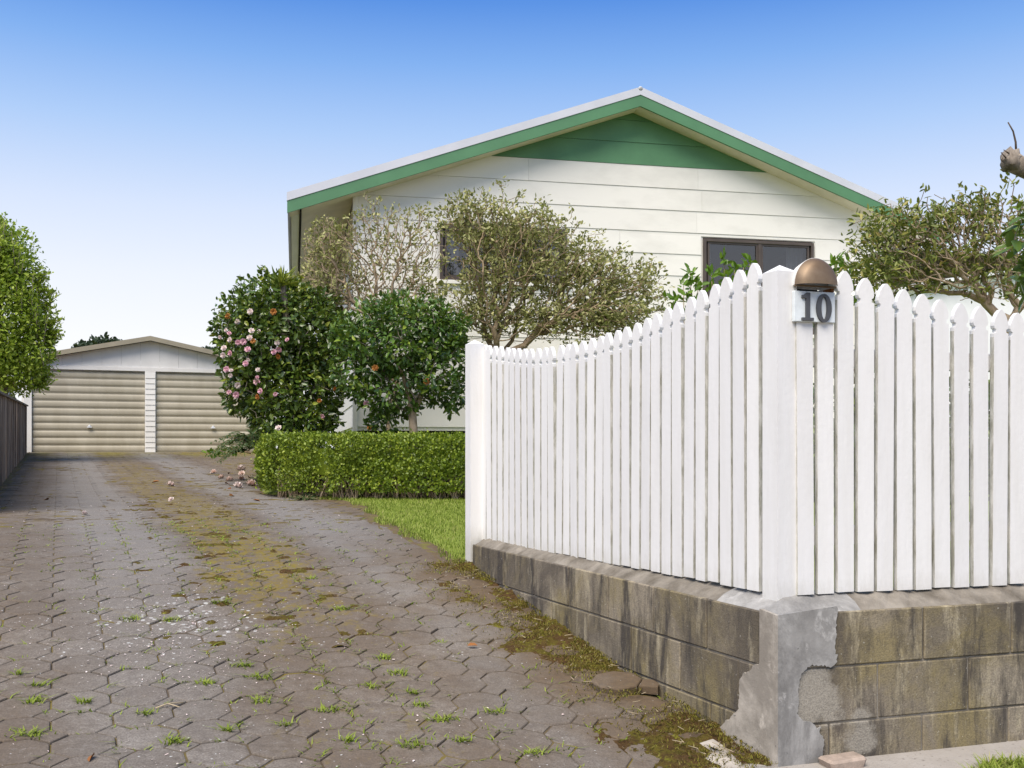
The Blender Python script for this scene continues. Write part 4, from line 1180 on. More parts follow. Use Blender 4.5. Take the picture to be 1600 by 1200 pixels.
# ------------------------------------------------------------------ neighbour buildings on the right
nb = thing('neighbour_house', 'brown house with a grey green roof half hidden behind the twiggy shrub', 'house', (8.6, 20.5, -0.5), HA)
MB().box((-1.25, 0, 0), (6, 5, 4.35)).build('wall', 'brown_wall', nb, local=True)
MB().hexa([(-1.5, -0.4, 4.35), (6.5, -0.4, 4.35), (6.5, 5.5, 4.35), (-1.5, 5.5, 4.35), (-0.4, 2.3, 4.9), (5.0, 2.3, 4.9), (5.0, 2.7, 4.9), (-0.4, 2.7, 4.9)]).build('roof', 'slate_roof', nb, local=True)
lt = thing('lean_to', 'white lean-to with a sloping white roof glimpsed above the right hand pickets', 'lean-to', (6.3, 14.6, 0.0), HA)
MB().hexa([(-0.7, 0, 0), (4.5, 0, 0), (4.5, 2, 0), (-0.7, 2, 0), (-0.7, 0, 2.22), (4.5, 0, 3.1), (4.5, 2, 3.1), (-0.7, 2, 2.22)]).build('wall', 'white_sheet', lt, local=True)
MB().hexa([(-0.9, -0.15, 2.22), (4.6, -0.15, 3.15), (4.6, 2.1, 3.15), (-0.9, 2.1, 2.22), (-0.9, -0.15, 2.27), (4.6, -0.15, 3.2), (4.6, 2.1, 3.2), (-0.9, 2.1, 2.27)]).build('roof', 'white_sheet', lt, local=True)

# ------------------------------------------------------------------ hedge
HD = 10.45
hedge = thing('box_hedge', 'low clipped box hedge with a rounded left end in front of the camellias', 'hedge', P(560, 780, HD))
hp = [np.array((-2.62, 12.4)), np.array((-2.55, 11.6)), np.array((-2.30, 11.05)), np.array((-1.90, 10.82)), np.array((-1.2, 10.76)), np.array((0.2, 10.80)), np.array((2.2, 10.95)), np.array((3.6, 11.1))]
def on_path(w):
    seg = np.linalg.norm(np.diff(np.array(hp), axis=0), axis=1); cum = np.concatenate([[0], np.cumsum(seg)])
    q = w * cum[-1]; ar = np.array(hp)
    x_ = np.interp(q, cum, ar[:, 0]); y_ = np.interp(q, cum, ar[:, 1])
    x2 = np.interp(np.minimum(q + .02, cum[-1]), cum, ar[:, 0]); y2 = np.interp(np.minimum(q + .02, cum[-1]), cum, ar[:, 1])
    x1 = np.interp(np.maximum(q - .02, 0), cum, ar[:, 0]); y1 = np.interp(np.maximum(q - .02, 0), cum, ar[:, 1])
    d = np.stack([x2 - x1, y2 - y1], axis=-1); d /= np.linalg.norm(d, axis=-1, keepdims=True)
    return x_, y_, d, cum[-1]
HZ0, HZ1, HHW = -0.53, 0.115, 0.31
n = 60000
w = RNG.uniform(0, 1, n); a = RNG.uniform(0, 1, n)
x_, y_, dd, tot = on_path(w)
side = np.stack([dd[:, 1], -dd[:, 0]], axis=1)                 # towards the front / outside
H_ = HZ1 - HZ0
per = np.where(a < 0.52, 0, np.where(a < 0.86, 1, 2))          # front face, top, back
q = RNG.uniform(0, 1, n)
prot = 0.075 * fbm(x_ * 9 + y_ * 5, q * 6 + a * 0, 3) - np.abs(RNG.normal(0, 0.05, n)) + 0.016 + 0.05 * (RNG.uniform(0, 1, n) > 0.97)
lowcut = np.where(per == 0, np.clip(0.16 - q, 0, 1) * 0.30, 0)
offs = np.where(per == 0, HHW + prot - lowcut, np.where(per == 1, (q * 2 - 1) * HHW, -HHW - prot))
zz = np.where(per == 1, HZ1 + prot * 0.8, HZ0 + 0.07 + q * (H_ - 0.07))
zz = np.where((per == 0) & (q > 0.9), zz - (q - 0.9) * 0.1, zz)
offs = np.where((per == 0) & (q > 0.85), offs - (q - 0.85) ** 2 * 2.2, offs)
pos = np.stack([x_ + side[:, 0] * offs, y_ + side[:, 1] * offs, zz], axis=1)
gap = np.clip(fbm(x_ * 2.2, 0 * x_, 3) * 1.6, 0, 1) * 0.17 + 0.02
keep = ~((per == 0) & (pos[:, 2] < HZ0 + gap * RNG.uniform(0.6, 1.6, n)) & (x_ > -1.75))
nor = np.where((per == 1)[:, None], np.array((0, 0, 1.0)), np.concatenate([side * np.where(per == 2, -1, 1)[:, None], np.zeros((n, 1))], axis=1))
pos, nor = pos[keep], nor[keep]; q = len(pos)
ax = unit(nor * 0.5 + rand_dir(q) * 0.8 + np.array((0, 0, 0.45)))
sz = RNG.uniform(0.7, 1.3, q)
link('crown', leaf_mesh('crown', pos, ax, unit(nor + 0.7 * rand_dir(q)), 0.030 * sz, 0.019 * sz), 'box_leaf', hedge)
# twig core
ws = np.linspace(0.16, 0.99, 300)
mb = MB()
for w_ in ws:
    x0_, y0_, d0, _ = on_path(np.array([w_]))
    sd = np.array((d0[0][1], -d0[0][0]))
    b0 = np.array((x0_[0], y0_[0])) + sd * random.uniform(-0.15, 0.20)
    for q in range(3):
        tp = b0 + sd * random.uniform(-0.10, 0.03) + d0[0] * random.uniform(-.15, .15)
        mid = (b0 + tp) / 2 + sd * random.uniform(-.03, .02)
        mb.tube([(b0[0], b0[1], HZ0 - 0.03), (mid[0], mid[1], HZ0 + 0.12), (tp[0], tp[1], HZ0 + random.uniform(0.22, 0.32))], [0.011, 0.007, 0.003], 4, cap=False)
mb.build('stems', 'bark_pale', hedge)
mb = MB()
ring = []
for w_ in np.linspace(0, 1, 40):
    x0_, y0_, d0, _ = on_path(np.array([w_])); sd = np.array((d0[0][1], -d0[0][0])); c0 = np.array((x0_[0], y0_[0]))
    for o_, z_ in ((-0.2, HZ0 + 0.25), (0.16, HZ0 + 0.25), (0.2, HZ1 - 0.12), (-0.2, HZ1 - 0.12)):
        ring.append((c0[0] + sd[0] * o_, c0[1] + sd[1] * o_, z_))
Fs = [(i * 4 + k, i * 4 + (k + 1) % 4, (i + 1) * 4 + (k + 1) % 4, (i + 1) * 4 + k) for i in range(39) for k in range(4)]
mb.add(ring, Fs)
mb.build('inner_foliage', 'box_leaf', hedge)

# ------------------------------------------------------------------ camellias
def flower_mesh(name, mat, r=0.042):
    P_, A_, N_, Ls = [], [], [], []
    for ring_, (m_, tilt, rr) in enumerate(((7, 0.15, 1.0), (6, 0.6, .85), (5, 1.2, .65))):
        for k in range(m_):
            th = 2 * math.pi * (k + ring_ * .5) / m_
            a = np.array((math.cos(th), math.sin(th), tilt)); a /= np.linalg.norm(a)
            P_.append((0.1 * r * math.cos(th), 0.1 * r * math.sin(th), 0.12 * r * ring_)); A_.append(a); N_.append((-a[0] * tilt, -a[1] * tilt, 1.0)); Ls.append(r * rr)
    Ls = np.array(Ls)
    me = leaf_mesh(name, np.array(P_), np.array(A_), np.array(N_), Ls, Ls * 0.95, fold=-0.10, droop=-0.15)
    me.materials.append(MATS[mat]); return me
FM = {k: flower_mesh('flower', k) for k in ('petal_pink', 'petal_pale', 'petal_orange', 'petal_fallen')}
def aim(o, d):
    o.rotation_euler = Vector(d).to_track_quat('Z', 'Y').to_euler()
big = thing('camellia_bush', 'tall dark camellia bush with pink blooms at the left corner of the house', 'bush', P(445, 725, 12.6))
BL = [lump(452, 512, 12.6, 84, 82, .78), lump(412, 540, 12.5, 76, 92, .72), lump(455, 615, 12.5, 85, 75, .72), lump(492, 530, 12.7, 50, 90, .7), lump(425, 465, 12.6, 52, 42, .5), lump(462, 655, 12.3, 66, 40, .5), lump(372, 530, 12.5, 34, 48, .4), lump(375, 610, 12.5, 28, 36, .35)]
BL = [(c_ - np.array((0, 0, .03)), r_ * np.array((.94, .94, .93))) for c_, r_ in BL]
crown('crown', BL, 16000, 0.080, 0.040, 'camellia_leaf', big, shell=0.13, rough=0.16, up=0.5)
shoots('shoots', BL, 420, 0.11, 0.075, 0.036, 'camellia_leaf', big)
roots = [P(462, 735, 12.6)]
pts, _ = sample_lumps(BL, 500, 0.3)
nd, pr_ = grow(roots, pts, 0.5)
me, tips = branch_mesh('trunk', nd, pr_, 0.003, 0.45, 0.045); link('trunk', me, 'bark_grey', big)
fl = [(356, 494, 'petal_orange'), (371, 503, 'petal_pale'), (353, 516, 'petal_pale'), (358, 521, 'petal_pink'), (344, 527, 'petal_pale'), (359, 531, 'petal_pale'), (391, 487, 'petal_pale'), (393, 517, 'petal_pale'), (405, 518, 'petal_pale'),
      (390, 528, 'petal_pale'), (395, 533, 'petal_orange'), (372, 535, 'petal_pink'), (380, 534, 'petal_pink'), (387, 546, 'petal_pink'), (360, 552, 'petal_pink'), (350, 544, 'petal_pale'), (433, 536, 'petal_pale'), (449, 531, 'petal_pink'), (428, 550, 'petal_pink'), (436, 546, 'petal_pink'), (435, 557, 'petal_orange'),
      (384, 568, 'petal_pink'), (388, 562, 'petal_pale'), (403, 578, 'petal_pale'), (354, 577, 'petal_pink'), (361, 579, 'petal_pale'), (360, 587, 'petal_pale'), (402, 590, 'petal_pink'), (401, 597, 'petal_pink'), (358, 613, 'petal_pink'), (369, 617, 'petal_pink'), (371, 602, 'petal_pale'), (407, 611, 'petal_pink'), (403, 620, 'petal_orange'), (430, 616, 'petal_pink'), (503, 651, 'petal_pink'), (524, 608, 'petal_orange'), (499, 626, 'petal_orange'), (435, 669, 'petal_pale'), (427, 487, 'petal_orange'), (349, 555, 'petal_pale')]
def surface_depth(lumps, u, v):
    best = 99
    for d in np.arange(10.5, 13.5, 0.02):
        p = P(u, v, d)
        for c_, r in lumps:
            if (((p - c_) / r) ** 2).sum() < 1: return d
    return 12.5
FLAB = {'petal_orange': 'withered orange bloom', 'petal_pale': 'pale pink bloom', 'petal_pink': 'pink bloom'}
for u, v, k in fl:
    d = surface_depth(BL, u, v) - 0.05
    o = link('flower', FM[k], k, big, loc=P(u, v, d)); sc_ = random.uniform(0.55, 0.98)
    o.scale = (sc_, sc_, sc_); o['label'] = FLAB[k]
    aim(o, (random.gauss(-.1, .4), -1, random.gauss(.25, .35)))
sm = thing('camellia_tree', 'small round dark green camellia on a forked pale trunk behind the hedge', 'tree', P(646, 735, 11.6))
SL = [lump(630, 525, 11.6, 100, 58, .62), lump(570, 560, 11.6, 50, 60, .5), lump(690, 560, 11.6, 48, 70, .5), lump(615, 600, 11.7, 62, 55, .5), lump(640, 495, 11.6, 70, 40, .5), lump(700, 520, 11.6, 32, 40, .4), lump(604, 650, 11.8, 22, 24, .3), lump(712, 610, 11.7, 22, 34, .3), lump(545, 520, 11.6, 26, 34, .35)]
SL = [(c_ - np.array((0.03, 0, .03)), r_ * np.array((.92, .94, .92))) for c_, r_ in SL]
crown('crown', SL, 7200, 0.076, 0.037, 'camellia_fresh', sm, shell=0.14, rough=0.18, up=0.5)
shoots('shoots', SL, 330, 0.11, 0.072, 0.034, 'camellia_fresh', sm)
tr = [P(646, 740, 11.6), P(646, 670, 11.6), P(644, 640, 11.6), P(640, 618, 11.62)]
mb = MB().tube(tr, [0.055, 0.048, 0.046, 0.040], 9).tube([P(645, 644, 11.6), P(655, 625, 11.58), P(668, 596, 11.55)], [0.042, 0.032, 0.026], 8).tube([P(641, 622, 11.62), P(630, 585, 11.65), P(610, 550, 11.6)], [0.036, 0.026, 0.016], 8)
mb.build('trunk', 'bark_pale', sm)
pts, _ = sample_lumps(SL, 220, 0.3)
nd, pr_ = grow([P(641, 640, 11.6)], np.concatenate([[P(668, 596, 11.55), P(630, 585, 11.65)], pts]), 0.6)
me, tips = branch_mesh('branches', nd, pr_, 0.003, 0.42, 0.02); link('branches', me, 'bark_grey', sm)
for u, v, k in ((586, 575, 'petal_orange'), (666, 596, 'petal_orange'), (572, 631, 'petal_pink'), (578, 668, 'petal_orange')):
    o = link('flower', FM[k], k, sm, loc=P(u, v, surface_depth(SL, u, v) - 0.05)); o.scale = (0.9,) * 3; o['label'] = FLAB[k]
    aim(o, (random.gauss(0, .3), -1, .3))
# spiky yellow-green plant above the camellia
yu = thing('cabbage_tree', 'yellow green spiky leaf head rising behind the camellia bush', 'plant', P(470, 730, 12.9))
n = 60
dirs = rand_dir(n); dirs[:, 2] = np.abs(dirs[:, 2]) * 0.9 + 0.1; dirs[:, 1] *= 0.7
c0 = P(441, 446, 12.15)
link('crown', leaf_mesh('crown', np.repeat(c0[None], n, 0) + RNG.normal(0, .03, (n, 3)), dirs, rand_dir(n) + np.array((0, 0, 1)), RNG.uniform(.14, .27, n), 0.026, droop=0.2), 'yucca_leaf', yu)
MB().tube([P(470, 730, 12.9), P(442, 446, 12.15)], [0.05, 0.035], 8).build('trunk', 'bark_grey', yu)

# ------------------------------------------------------------------ twiggy shrubs against the house
shA = thing('olive_shrub', 'half bare brown twiggy shrub at the house corner between the two camellias', 'shrub', P(600, 735, 12.9))
AL = [lump(525, 420, 12.9, 52, 78, .4), lump(500, 455, 12.8, 40, 55, .35), lump(590, 370, 12.9, 55, 62, .4), lump(650, 385, 12.9, 50, 70, .4), lump(620, 450, 12.9, 75, 55, .4), lump(505, 380, 12.9, 30, 40, .3), lump(660, 470, 12.9, 45, 40, .3)]
pts, _ = sample_lumps(AL + AL[:2] + AL[5:6], 2300, 0.3)
roots = [P(610, 735, 12.9)]
guide = np.array([P(605, 640, 12.9), P(600, 580, 12.9), P(585, 520, 12.9), P(573, 470, 12.85), P(622, 600, 12.95), P(619, 520, 12.95), P(617, 460, 12.95), P(620, 420, 12.95), P(545, 455, 12.85), P(640, 370, 12.9)])
nd, pr_ = grow(roots, np.concatenate([guide, pts]), 0.8)
me, tips = branch_mesh('branches', nd, pr_, 0.0034, 0.37, 0.03, jit=0.07); link('branches', me, 'bark_pale', shA)
ids = tips[RNG.uniform(size=len(tips)) < 0.8]
twig_leaves('leaves', nd, pr_, ids, 6, 0.052, 0.024, 'olive_leaf', shA, 0.03)
shB = thing('olive_shrub', 'large grey green multi stemmed shrub covering the left window', 'shrub', P(790, 740, 12.2))
B2 = [lump(770, 360, 12.2, 75, 58, .5), lump(830, 370, 12.2, 70, 52, .5), lump(725, 345, 12.2, 35, 45, .35), lump(800, 420, 12.1, 95, 60, .5), lump(900, 425, 12.2, 80, 62, .5), lump(960, 450, 12.2, 62, 55, .4), lump(1005, 445, 12.2, 32, 45, .3), lump(930, 490, 12.1, 90, 45, .45), lump(850, 500, 12.1, 60, 35, .4), lump(740, 480, 12.2, 55, 48, .35), lump(790, 500, 12.2, 60, 36, .35), lump(960, 500, 12.1, 70, 36, .4)]
pts, _ = sample_lumps(B2, 4200, 0.4, 0.3)
roots = [P(795, 740, 12.2)]
guide = np.array([P(770, 640, 12.2), P(776, 560, 12.2), P(774, 500, 12.2), P(768, 450, 12.2), P(755, 470, 12.15), P(750, 440, 12.1), P(800, 620, 12.1), P(820, 540, 12.1), P(846, 485, 12.1), P(862, 455, 12.1), P(868, 500, 12.05), P(885, 485, 12.05), P(912, 455, 12.05), P(880, 420, 12.1), P(940, 500, 12.1), P(730, 500, 12.2), P(720, 490, 12.2)])
nd, pr_ = grow(roots, np.concatenate([guide, pts]), 0.8)
me, tips = branch_mesh('branches', nd, pr_, 0.0032, 0.40, 0.040, jit=0.07); link('branches', me, 'bark_olive', shB)
twig_leaves('leaves', nd, pr_, tips, 10, 0.053, 0.025, 'olive_leaf', shB, 0.035)
# fresh green shrubs by the right window
def fresh(name, label, stems, d, zbase, group=None):
    t = thing(name, label, 'shrub', P(stems[0][0], zbase, d))
    mb = MB(); Pn, Dn = [], []
    for (u0, u1, v1) in stems:
        a, b = P(u0, zbase, d), P(u1, v1, d + random.uniform(-.15, .15)); m_ = (a + b) / 2 + np.array((random.uniform(-.04, .04), 0, 0))
        mb.tube([a, m_, b], [0.008, 0.006, 0.003], 5)
        for f in (1.0, 0.9, 0.78):
            for _ in range(9):
                q = a + (b - a) * f
                Pn.append(q + RNG.normal(0, .025, 3)); Dn.append(RNG.normal(0, .6, 3) + np.array((0, 0, .6)))
    mb.build('stems', 'bark_olive', t)
    n = len(Pn)
    link('leaves', leaf_mesh('leaves', np.array(Pn), np.array(Dn), rand_dir(n) + np.array((0, 0, .5)), RNG.uniform(.06, .11, n), RNG.uniform(.03, .045, n)), 'fresh_leaf', t)
fresh('leafy_shrub', 'sprigs of bright green leaves left of the right window', [(1075, 1068, 445), (1080, 1078, 425), (1085, 1090, 440), (1060, 1052, 470), (1070, 1060, 495), (1090, 1075, 470)], 10.0, 620)
fresh('leafy_shrub', 'bright green leafy shrub in front of the right window', [(1130, 1112, 430), (1135, 1132, 408), (1140, 1148, 422), (1150, 1162, 418), (1155, 1172, 412), (1125, 1118, 455), (1145, 1140, 450)], 9.5, 620)
fresh('leafy_shrub', 'fresh green sprigs just right of the letterbox lid', [(1325, 1306, 412), (1330, 1315, 420), (1335, 1325, 432), (1340, 1318, 440)], 8.0, 600)

# ------------------------------------------------------------------ right: twiggy shrub, dark shrub, pollarded tree
RD = 7.6
shR = thing('rhododendron', 'sprawling brown stemmed shrub with olive leaf tufts behind the right hand pickets', 'shrub', P(1585, 640, RD))
RL = [lump(1400, 375, RD, 58, 50, .35), lump(1470, 365, RD, 70, 55, .4), lump(1540, 360, RD, 60, 60, .4), lump(1600, 370, RD, 50, 60, .4), lump(1375, 420, RD, 42, 45, .3), lump(1450, 420, RD, 70, 40, .35), lump(1540, 430, RD, 55, 45, .35), lump(1620, 440, RD, 50, 50, .3), lump(1510, 335, RD, 75, 32, .35), lump(1420, 425, RD, 60, 35, .3)]
pts, _ = sample_lumps(RL, 2300, 0.4, 0.3)
guide = np.array([P(1583, 560, RD), P(1578, 500, RD), P(1572, 455, RD), P(1560, 420, RD), P(1530, 405, RD), P(1490, 395, RD), P(1450, 385, RD), P(1588, 430, RD), P(1580, 390, RD), P(1410, 380, RD)])
nd, pr_ = grow([P(1585, 640, RD)], np.concatenate([guide, pts]), 0.8)
me, tips = branch_mesh('branches', nd, pr_, 0.0026, 0.40, 0.036, jit=0.07); link('branches', me, 'bark_pale', shR)
twig_leaves('leaves', nd, pr_, tips[RNG.uniform(size=len(tips)) < .6], 7, 0.052, 0.019, 'rhodo_leaf', shR, 0.02)
lL = [lump(1362, 395, RD - .1, 36, 62, .3), lump(1385, 350, RD - .1, 40, 32, .3), lump(1372, 440, RD - .1, 34, 40, .3), lump(1440, 345, RD - .1, 45, 26, .3)]
crown('crown', lL, 1300, 0.052, 0.019, 'rhodo_leaf', shR, shell=0.3, rough=0.2)
bk = thing('green_shrub', 'low dark green shrub mass seen through the gaps of the right hand pickets', 'shrub', P(1440, 880, 5.9))
kl = [lump(u_, 690, 5.9, 75, 95, .35) for u_ in (1290, 1380, 1470, 1560, 1650)]
crown('crown', kl, 6500, 0.06, 0.03, 'camellia_leaf', bk, shell=0.2)
MB().tube([P(1440, 885, 5.9), P(1440, 700, 5.9)], [.03, .015], 6).build('trunk', 'bark_grey', bk)
DD = 4.7
dk = thing('dark_shrub', 'glossy dark leaved shrub at the right edge above the last pickets', 'shrub', P(1660, 640, DD))
DL = [lump(1640, 360, DD, 62, 62, .22), lump(1660, 430, DD, 70, 50, .22), lump(1630, 420, DD, 30, 36, .15)]
pts, nr = sample_lumps(DL, 330, 0.25)
n = len(pts)
s = RNG.uniform(0.8, 1.25, n)
big_leaf = leaf_mesh('leaf', np.array([[0, 0, 0]]), np.array([[0, 1.0, 0]]), np.array([[0, 0, 1.0]]), 0.078, 0.036)
big_leaf.materials.append(MATS['camellia_leaf_obj'] if 'camellia_leaf_obj' in MATS else MATS['camellia_leaf'])
vis = [i for i in range(n) if CX + F * pts[i][0] / pts[i][1] < 1640][:120]
visset = set(vis)
for i in vis:
    o = link('leaf', big_leaf, 'camellia_leaf', dk, loc=pts[i]); o.scale = (s[i],) * 3
    o.rotation_euler = Vector(nr[i] * .6 + RNG.normal(0, .6, 3) + np.array((0, 0, -.25))).to_track_quat('Y', 'Z').to_euler()
    o.rotation_euler.rotate_axis('Y', random.gauss(0, .5))
rest_i = [i for i in range(n) if i not in visset]
o = link('crown', leaf_mesh('crown', pts[rest_i], nr[rest_i] + rand_dir(len(rest_i)), rand_dir(len(rest_i)) + np.array((0, 0, .8)), .078, .036), 'camellia_leaf', dk)
nd, pr_ = grow([P(1660, 640, DD)], np.concatenate([[P(1655, 520, DD)], pts[::3]]), 0.4)
me, tips = branch_mesh('branches', nd, pr_, 0.002, 0.42, 0.018); link('branches', me, 'bark_grey', dk)
pt = thing('pollarded_tree', 'lopped grey tree limb with a cut knuckle and one thin twig at the right edge', 'tree', P(1720, 640, 5.0))
mb = MB().tube([P(1725, 640, 5.0), P(1722, 480, 5.0), P(1715, 340, 5.0), P(1690, 295, 5.0), P(1650, 282, 4.98), P(1618, 272, 4.97), P(1598, 262, 4.96), P(1580, 252, 4.95)], [.10, .09, .075, .06, .05, .042, .044, .05], 12)
mb.build('trunk', 'bark_grey', pt)
V, Fs = [], []
kc = P(1579, 251, 4.94); nn_ = 12
for i in range(7):
    ph_ = math.pi * i / 6
    for k in range(nn_):
        th = 2 * math.pi * k / nn_
        r = 0.054 * (1 + 0.20 * math.sin(3 * th + i) * math.sin(ph_) + 0.12 * math.sin(5 * th + 2 * i))
        V.append(kc + r * np.array((math.cos(ph_) * .8, math.sin(ph_) * math.cos(th), math.sin(ph_) * math.sin(th))))
Fs = [(i * nn_ + k, i * nn_ + (k + 1) % nn_, (i + 1) * nn_ + (k + 1) % nn_, (i + 1) * nn_ + k) for i in range(6) for k in range(nn_)]
MB().add(V, Fs, 0, True).build('knuckle', 'bark_grey', pt)
MB().tube([P(1588, 243, 4.93), P(1587, 222, 4.93), P(1583, 205, 4.93), P(1575, 191, 4.93)], [.006, .005, .004, .003], 6).tube([P(1572, 247, 4.9), P(1564, 238, 4.9)], [.004, .002], 5).tube([P(1577, 240, 4.9), P(1568, 234, 4.9)], [.004, .002], 5).build('twig', 'bark_dark', pt)

# ------------------------------------------------------------------ left hedge tree and far trees
lt_ = thing('leafy_tree', 'tall bright green leafy tree leaning over the paling fence', 'tree', tuple(P(8, 720, 19.0)))
TD = 19.0
TL = [lump(-20, 470, TD, 95, 110, 1.1), lump(20, 500, TD, 66, 90, .9), lump(-30, 560, TD, 100, 62, 1.1), lump(50, 560, TD, 38, 48, .7), lump(5, 410, TD, 55, 62, .8), lump(25, 590, TD, 50, 30, .6), lump(66, 500, TD, 26, 42, .5), lump(-40, 400, TD, 60, 55, .8), lump(72, 590, TD, 18, 20, .35), lump(45, 440, TD, 34, 50, .5), lump(30, 405, TD, 42, 45, .6), lump(-10, 385, TD, 50, 40, .7), lump(80, 545, TD, 24, 50, .4)]
TL = [(c_ - np.array((.20, 0, 0)), r_) for c_, r_ in TL]
crown('crown', TL, 30000, 0.075, 0.040, 'bright_leaf', lt_, shell=0.17, rough=0.22, up=0.5, out=0.5)
mb = MB(); Pn, Dn = [], []
for _ in range(130):
    u = random.uniform(-60, 72); vb = 382 + max(0, u + 2) ** 1.25 * .75 + random.uniform(-20, 40)
    a = P(u, vb, TD + random.uniform(-.5, .3)); b = a + np.array((random.gauss(0.03, .06), 0, random.uniform(.25, .7)))
    mb.tube([a, b], [.008, .003], 4)
    for f in np.linspace(0.2, 1, 16):
        Pn.append(a + (b - a) * f); Dn.append(RNG.normal(0, .6, 3) + np.array((0, 0, .5)))
for _ in range(120):
    v = random.uniform(430, 612); u = 52 + 22 * math.sin((v - 430) / 180 * 3.0) + random.uniform(-12, 4)
    a = P(u, v, TD); b = a + np.array((random.uniform(.1, .3), 0, random.uniform(.0, .25)))
    mb.tube([a, b], [.006, .003], 4)
    for f in np.linspace(0.2, 1, 12):
        Pn.append(a + (b - a) * f); Dn.append(RNG.normal(0, .6, 3) + np.array((0.3, 0, .4)))
Pn = np.array(Pn); n = len(Pn)
link('shoots', leaf_mesh('shoots', Pn, np.array(Dn), rand_dir(n), RNG.uniform(.05, .085, n), .034), 'bright_leaf', lt_)
mb.tube([P(8, 722, TD), P(6, 640, TD), P(0, 520, TD), P(-5, 430, TD)], [.11, .09, .06, .03], 8)
mb.build('trunk', 'bark_grey', lt_)
for u, v, w_, h_, nm, lab in ((163, 535, 24, 7, 'far_tree', 'dark distant tree crown showing above the garage roof'), (330, 550, 16, 6, 'far_tree', 'faint distant tree tops between the garage ridge and the camellia'), (132, 541, 8, 5, 'far_tree', 'tiny distant treetop left of the garage ridge')):
    D_ = 60.0
    t = thing(nm, lab, 'tree', P(u, 700, D_))
    crown('crown', [lump(u, v + 6, D_, w_, h_ + 4, 1.0), lump(u + w_ * .5, v + 9, D_, w_ * .7, h_, .9), lump(u - w_ * .6, v + 10, D_, w_ * .6, h_ * .7, .9)], 1500, 0.28, 0.16, 'conifer_leaf', t, shell=0.3, rough=0.3)
    MB().tube([P(u, 703, D_), P(u, v + 6, D_)], [.25, .12], 7).build('trunk', 'bark_dark', t)

# ------------------------------------------------------------------ ferny plants by the hedge end
def fern(name, label, base, fronds, ln, mat='fern_leaf', dirx=0.0):
    t = thing(name, label, 'plant', base); Pn, Dn, Ls = [], [], []; mb = MB()
    for _ in range(fronds):
        th = random.uniform(0, 6.28); h = random.uniform(.35, 1.0)
        d = np.array((math.cos(th) + dirx, math.sin(th) * .8 - .3, h)); d /= np.linalg.norm(d)
        L_ = ln * random.uniform(.6, 1.1)
        p = np.array(base, float); pp = [p.copy()]
        for k in range(9):
            d = d + np.array((0, 0, -0.13)); d /= np.linalg.norm(d); p = p + d * L_ / 9; pp.append(p.copy())
            sd = np.cross(d, (0, 0, 1)); sd /= np.linalg.norm(sd) + 1e-9
            for sg in (-1, 1):
                for _2 in range(2):
                    Pn.append(p + RNG.normal(0, .006, 3)); Dn.append(sd * sg + d * .7 + RNG.normal(0, .2, 3)); Ls.append(L_ * .22 * (1 - k / 12))
        mb.tube(pp, [.004] * 5 + [.002] * 5, 4, cap=False)
    mb.build('stems', 'bark_olive', t)
    Ls = np.array(Ls)
    link('fronds', leaf_mesh('fronds', np.array(Pn), np.array(Dn), rand_dir(len(Pn)) * .5 + np.array((0, 0, 1)), Ls, Ls * .28), mat, t)
fern('fern', 'grey green feathery plant drooping beside the left end of the hedge', P(398, 690, 13.6), 34, 0.62, dirx=-.3)
fern('fern', 'second feathery plant spilling towards the garage door', P(388, 705, 14.4), 22, 0.5, dirx=-.6)
b0 = ground_hit(412, 752); fern('fern', 'soft feathery weed at the rounded end of the hedge', b0, 22, 0.30)
b0 = ground_hit(478, 781); fern('fern', 'blue green feathery weed at the foot of the hedge', b0, 20, 0.26)
# low branch lying towards the garage
q = thing('leaning_branch', 'pale green shoot stretching along the ground to the garage door', 'branch', P(385, 706, 15.5))
mb = MB().tube([P(392, 708, 15.5), P(370, 702, 15.5), P(345, 704, 15.5), P(322, 709, 15.5)], [.018, .014, .010, .005], 6); mb.build('stem', 'bark_olive', q)
Pn = np.array([P(392 - f * 70, 704 + 4 * abs(f - .4) * 2, 15.5) for f in np.linspace(.15, 1, 45)]); n = 45
link('leaves', leaf_mesh('leaves', Pn, rand_dir(n), rand_dir(n) + np.array((0, 0, .6)), .10, .05), 'fresh_leaf', q)

# ------------------------------------------------------------------ small things on the driveway
spots = [(334, 740, 'lone fallen pale bloom furthest from the hedge on the driveway', 'petal_fallen', 1.1), (377, 735, 'pair of fallen blooms nearest the feathery plant', 'petal_pale', 1.6), (346, 748, 'withered fallen bloom with a brown edge left of the cluster', 'petal_fallen', 1.0), (359, 752, 'fallen cream bloom in the middle of the cluster', 'petal_fallen', 1.15),
         (378, 742, 'fallen brownish bloom below the pale pair', 'petal_fallen', 1.1), (377, 750, 'fallen bloom close to the hedge end', 'petal_fallen', 1.1), (371, 762, 'fallen pink white bloom at the front of the cluster', 'petal_pale', 1.3), (392, 759, 'fallen bloom lying against the hedge foot', 'petal_fallen', 1.5), (266, 760, 'white fallen bloom alone in the middle of the driveway', 'petal_pale', 1.15), (268, 783, 'small white petal heap in the middle of the driveway', 'petal_pale', .6), (132, 805, 'single pale petal heap in the left wheel lane', 'petal_pale', .5)]
for u, v, lab, k, sc_ in spots:
    g_ = ground_hit(u, v); o = link('fallen_flower', FM[k], k, loc=g_ + np.array((0, 0, .012)))
    o.scale = (sc_ * 1.2, sc_ * 1.2, sc_ * 1.5); o.rotation_euler = (random.gauss(0, .4), random.gauss(0, .4), random.uniform(0, 6))
    tag(o, lab, 'flower', 'fallen camellia blooms')
dl = leaf_mesh('dead_leaf', np.array([[0, 0, 0]]), np.array([[0, 1.0, 0.1]]), np.array([[0, 0, 1.0]]), 0.10, 0.055, fold=.25); dl.materials.append(MATS['dead_leaf'])
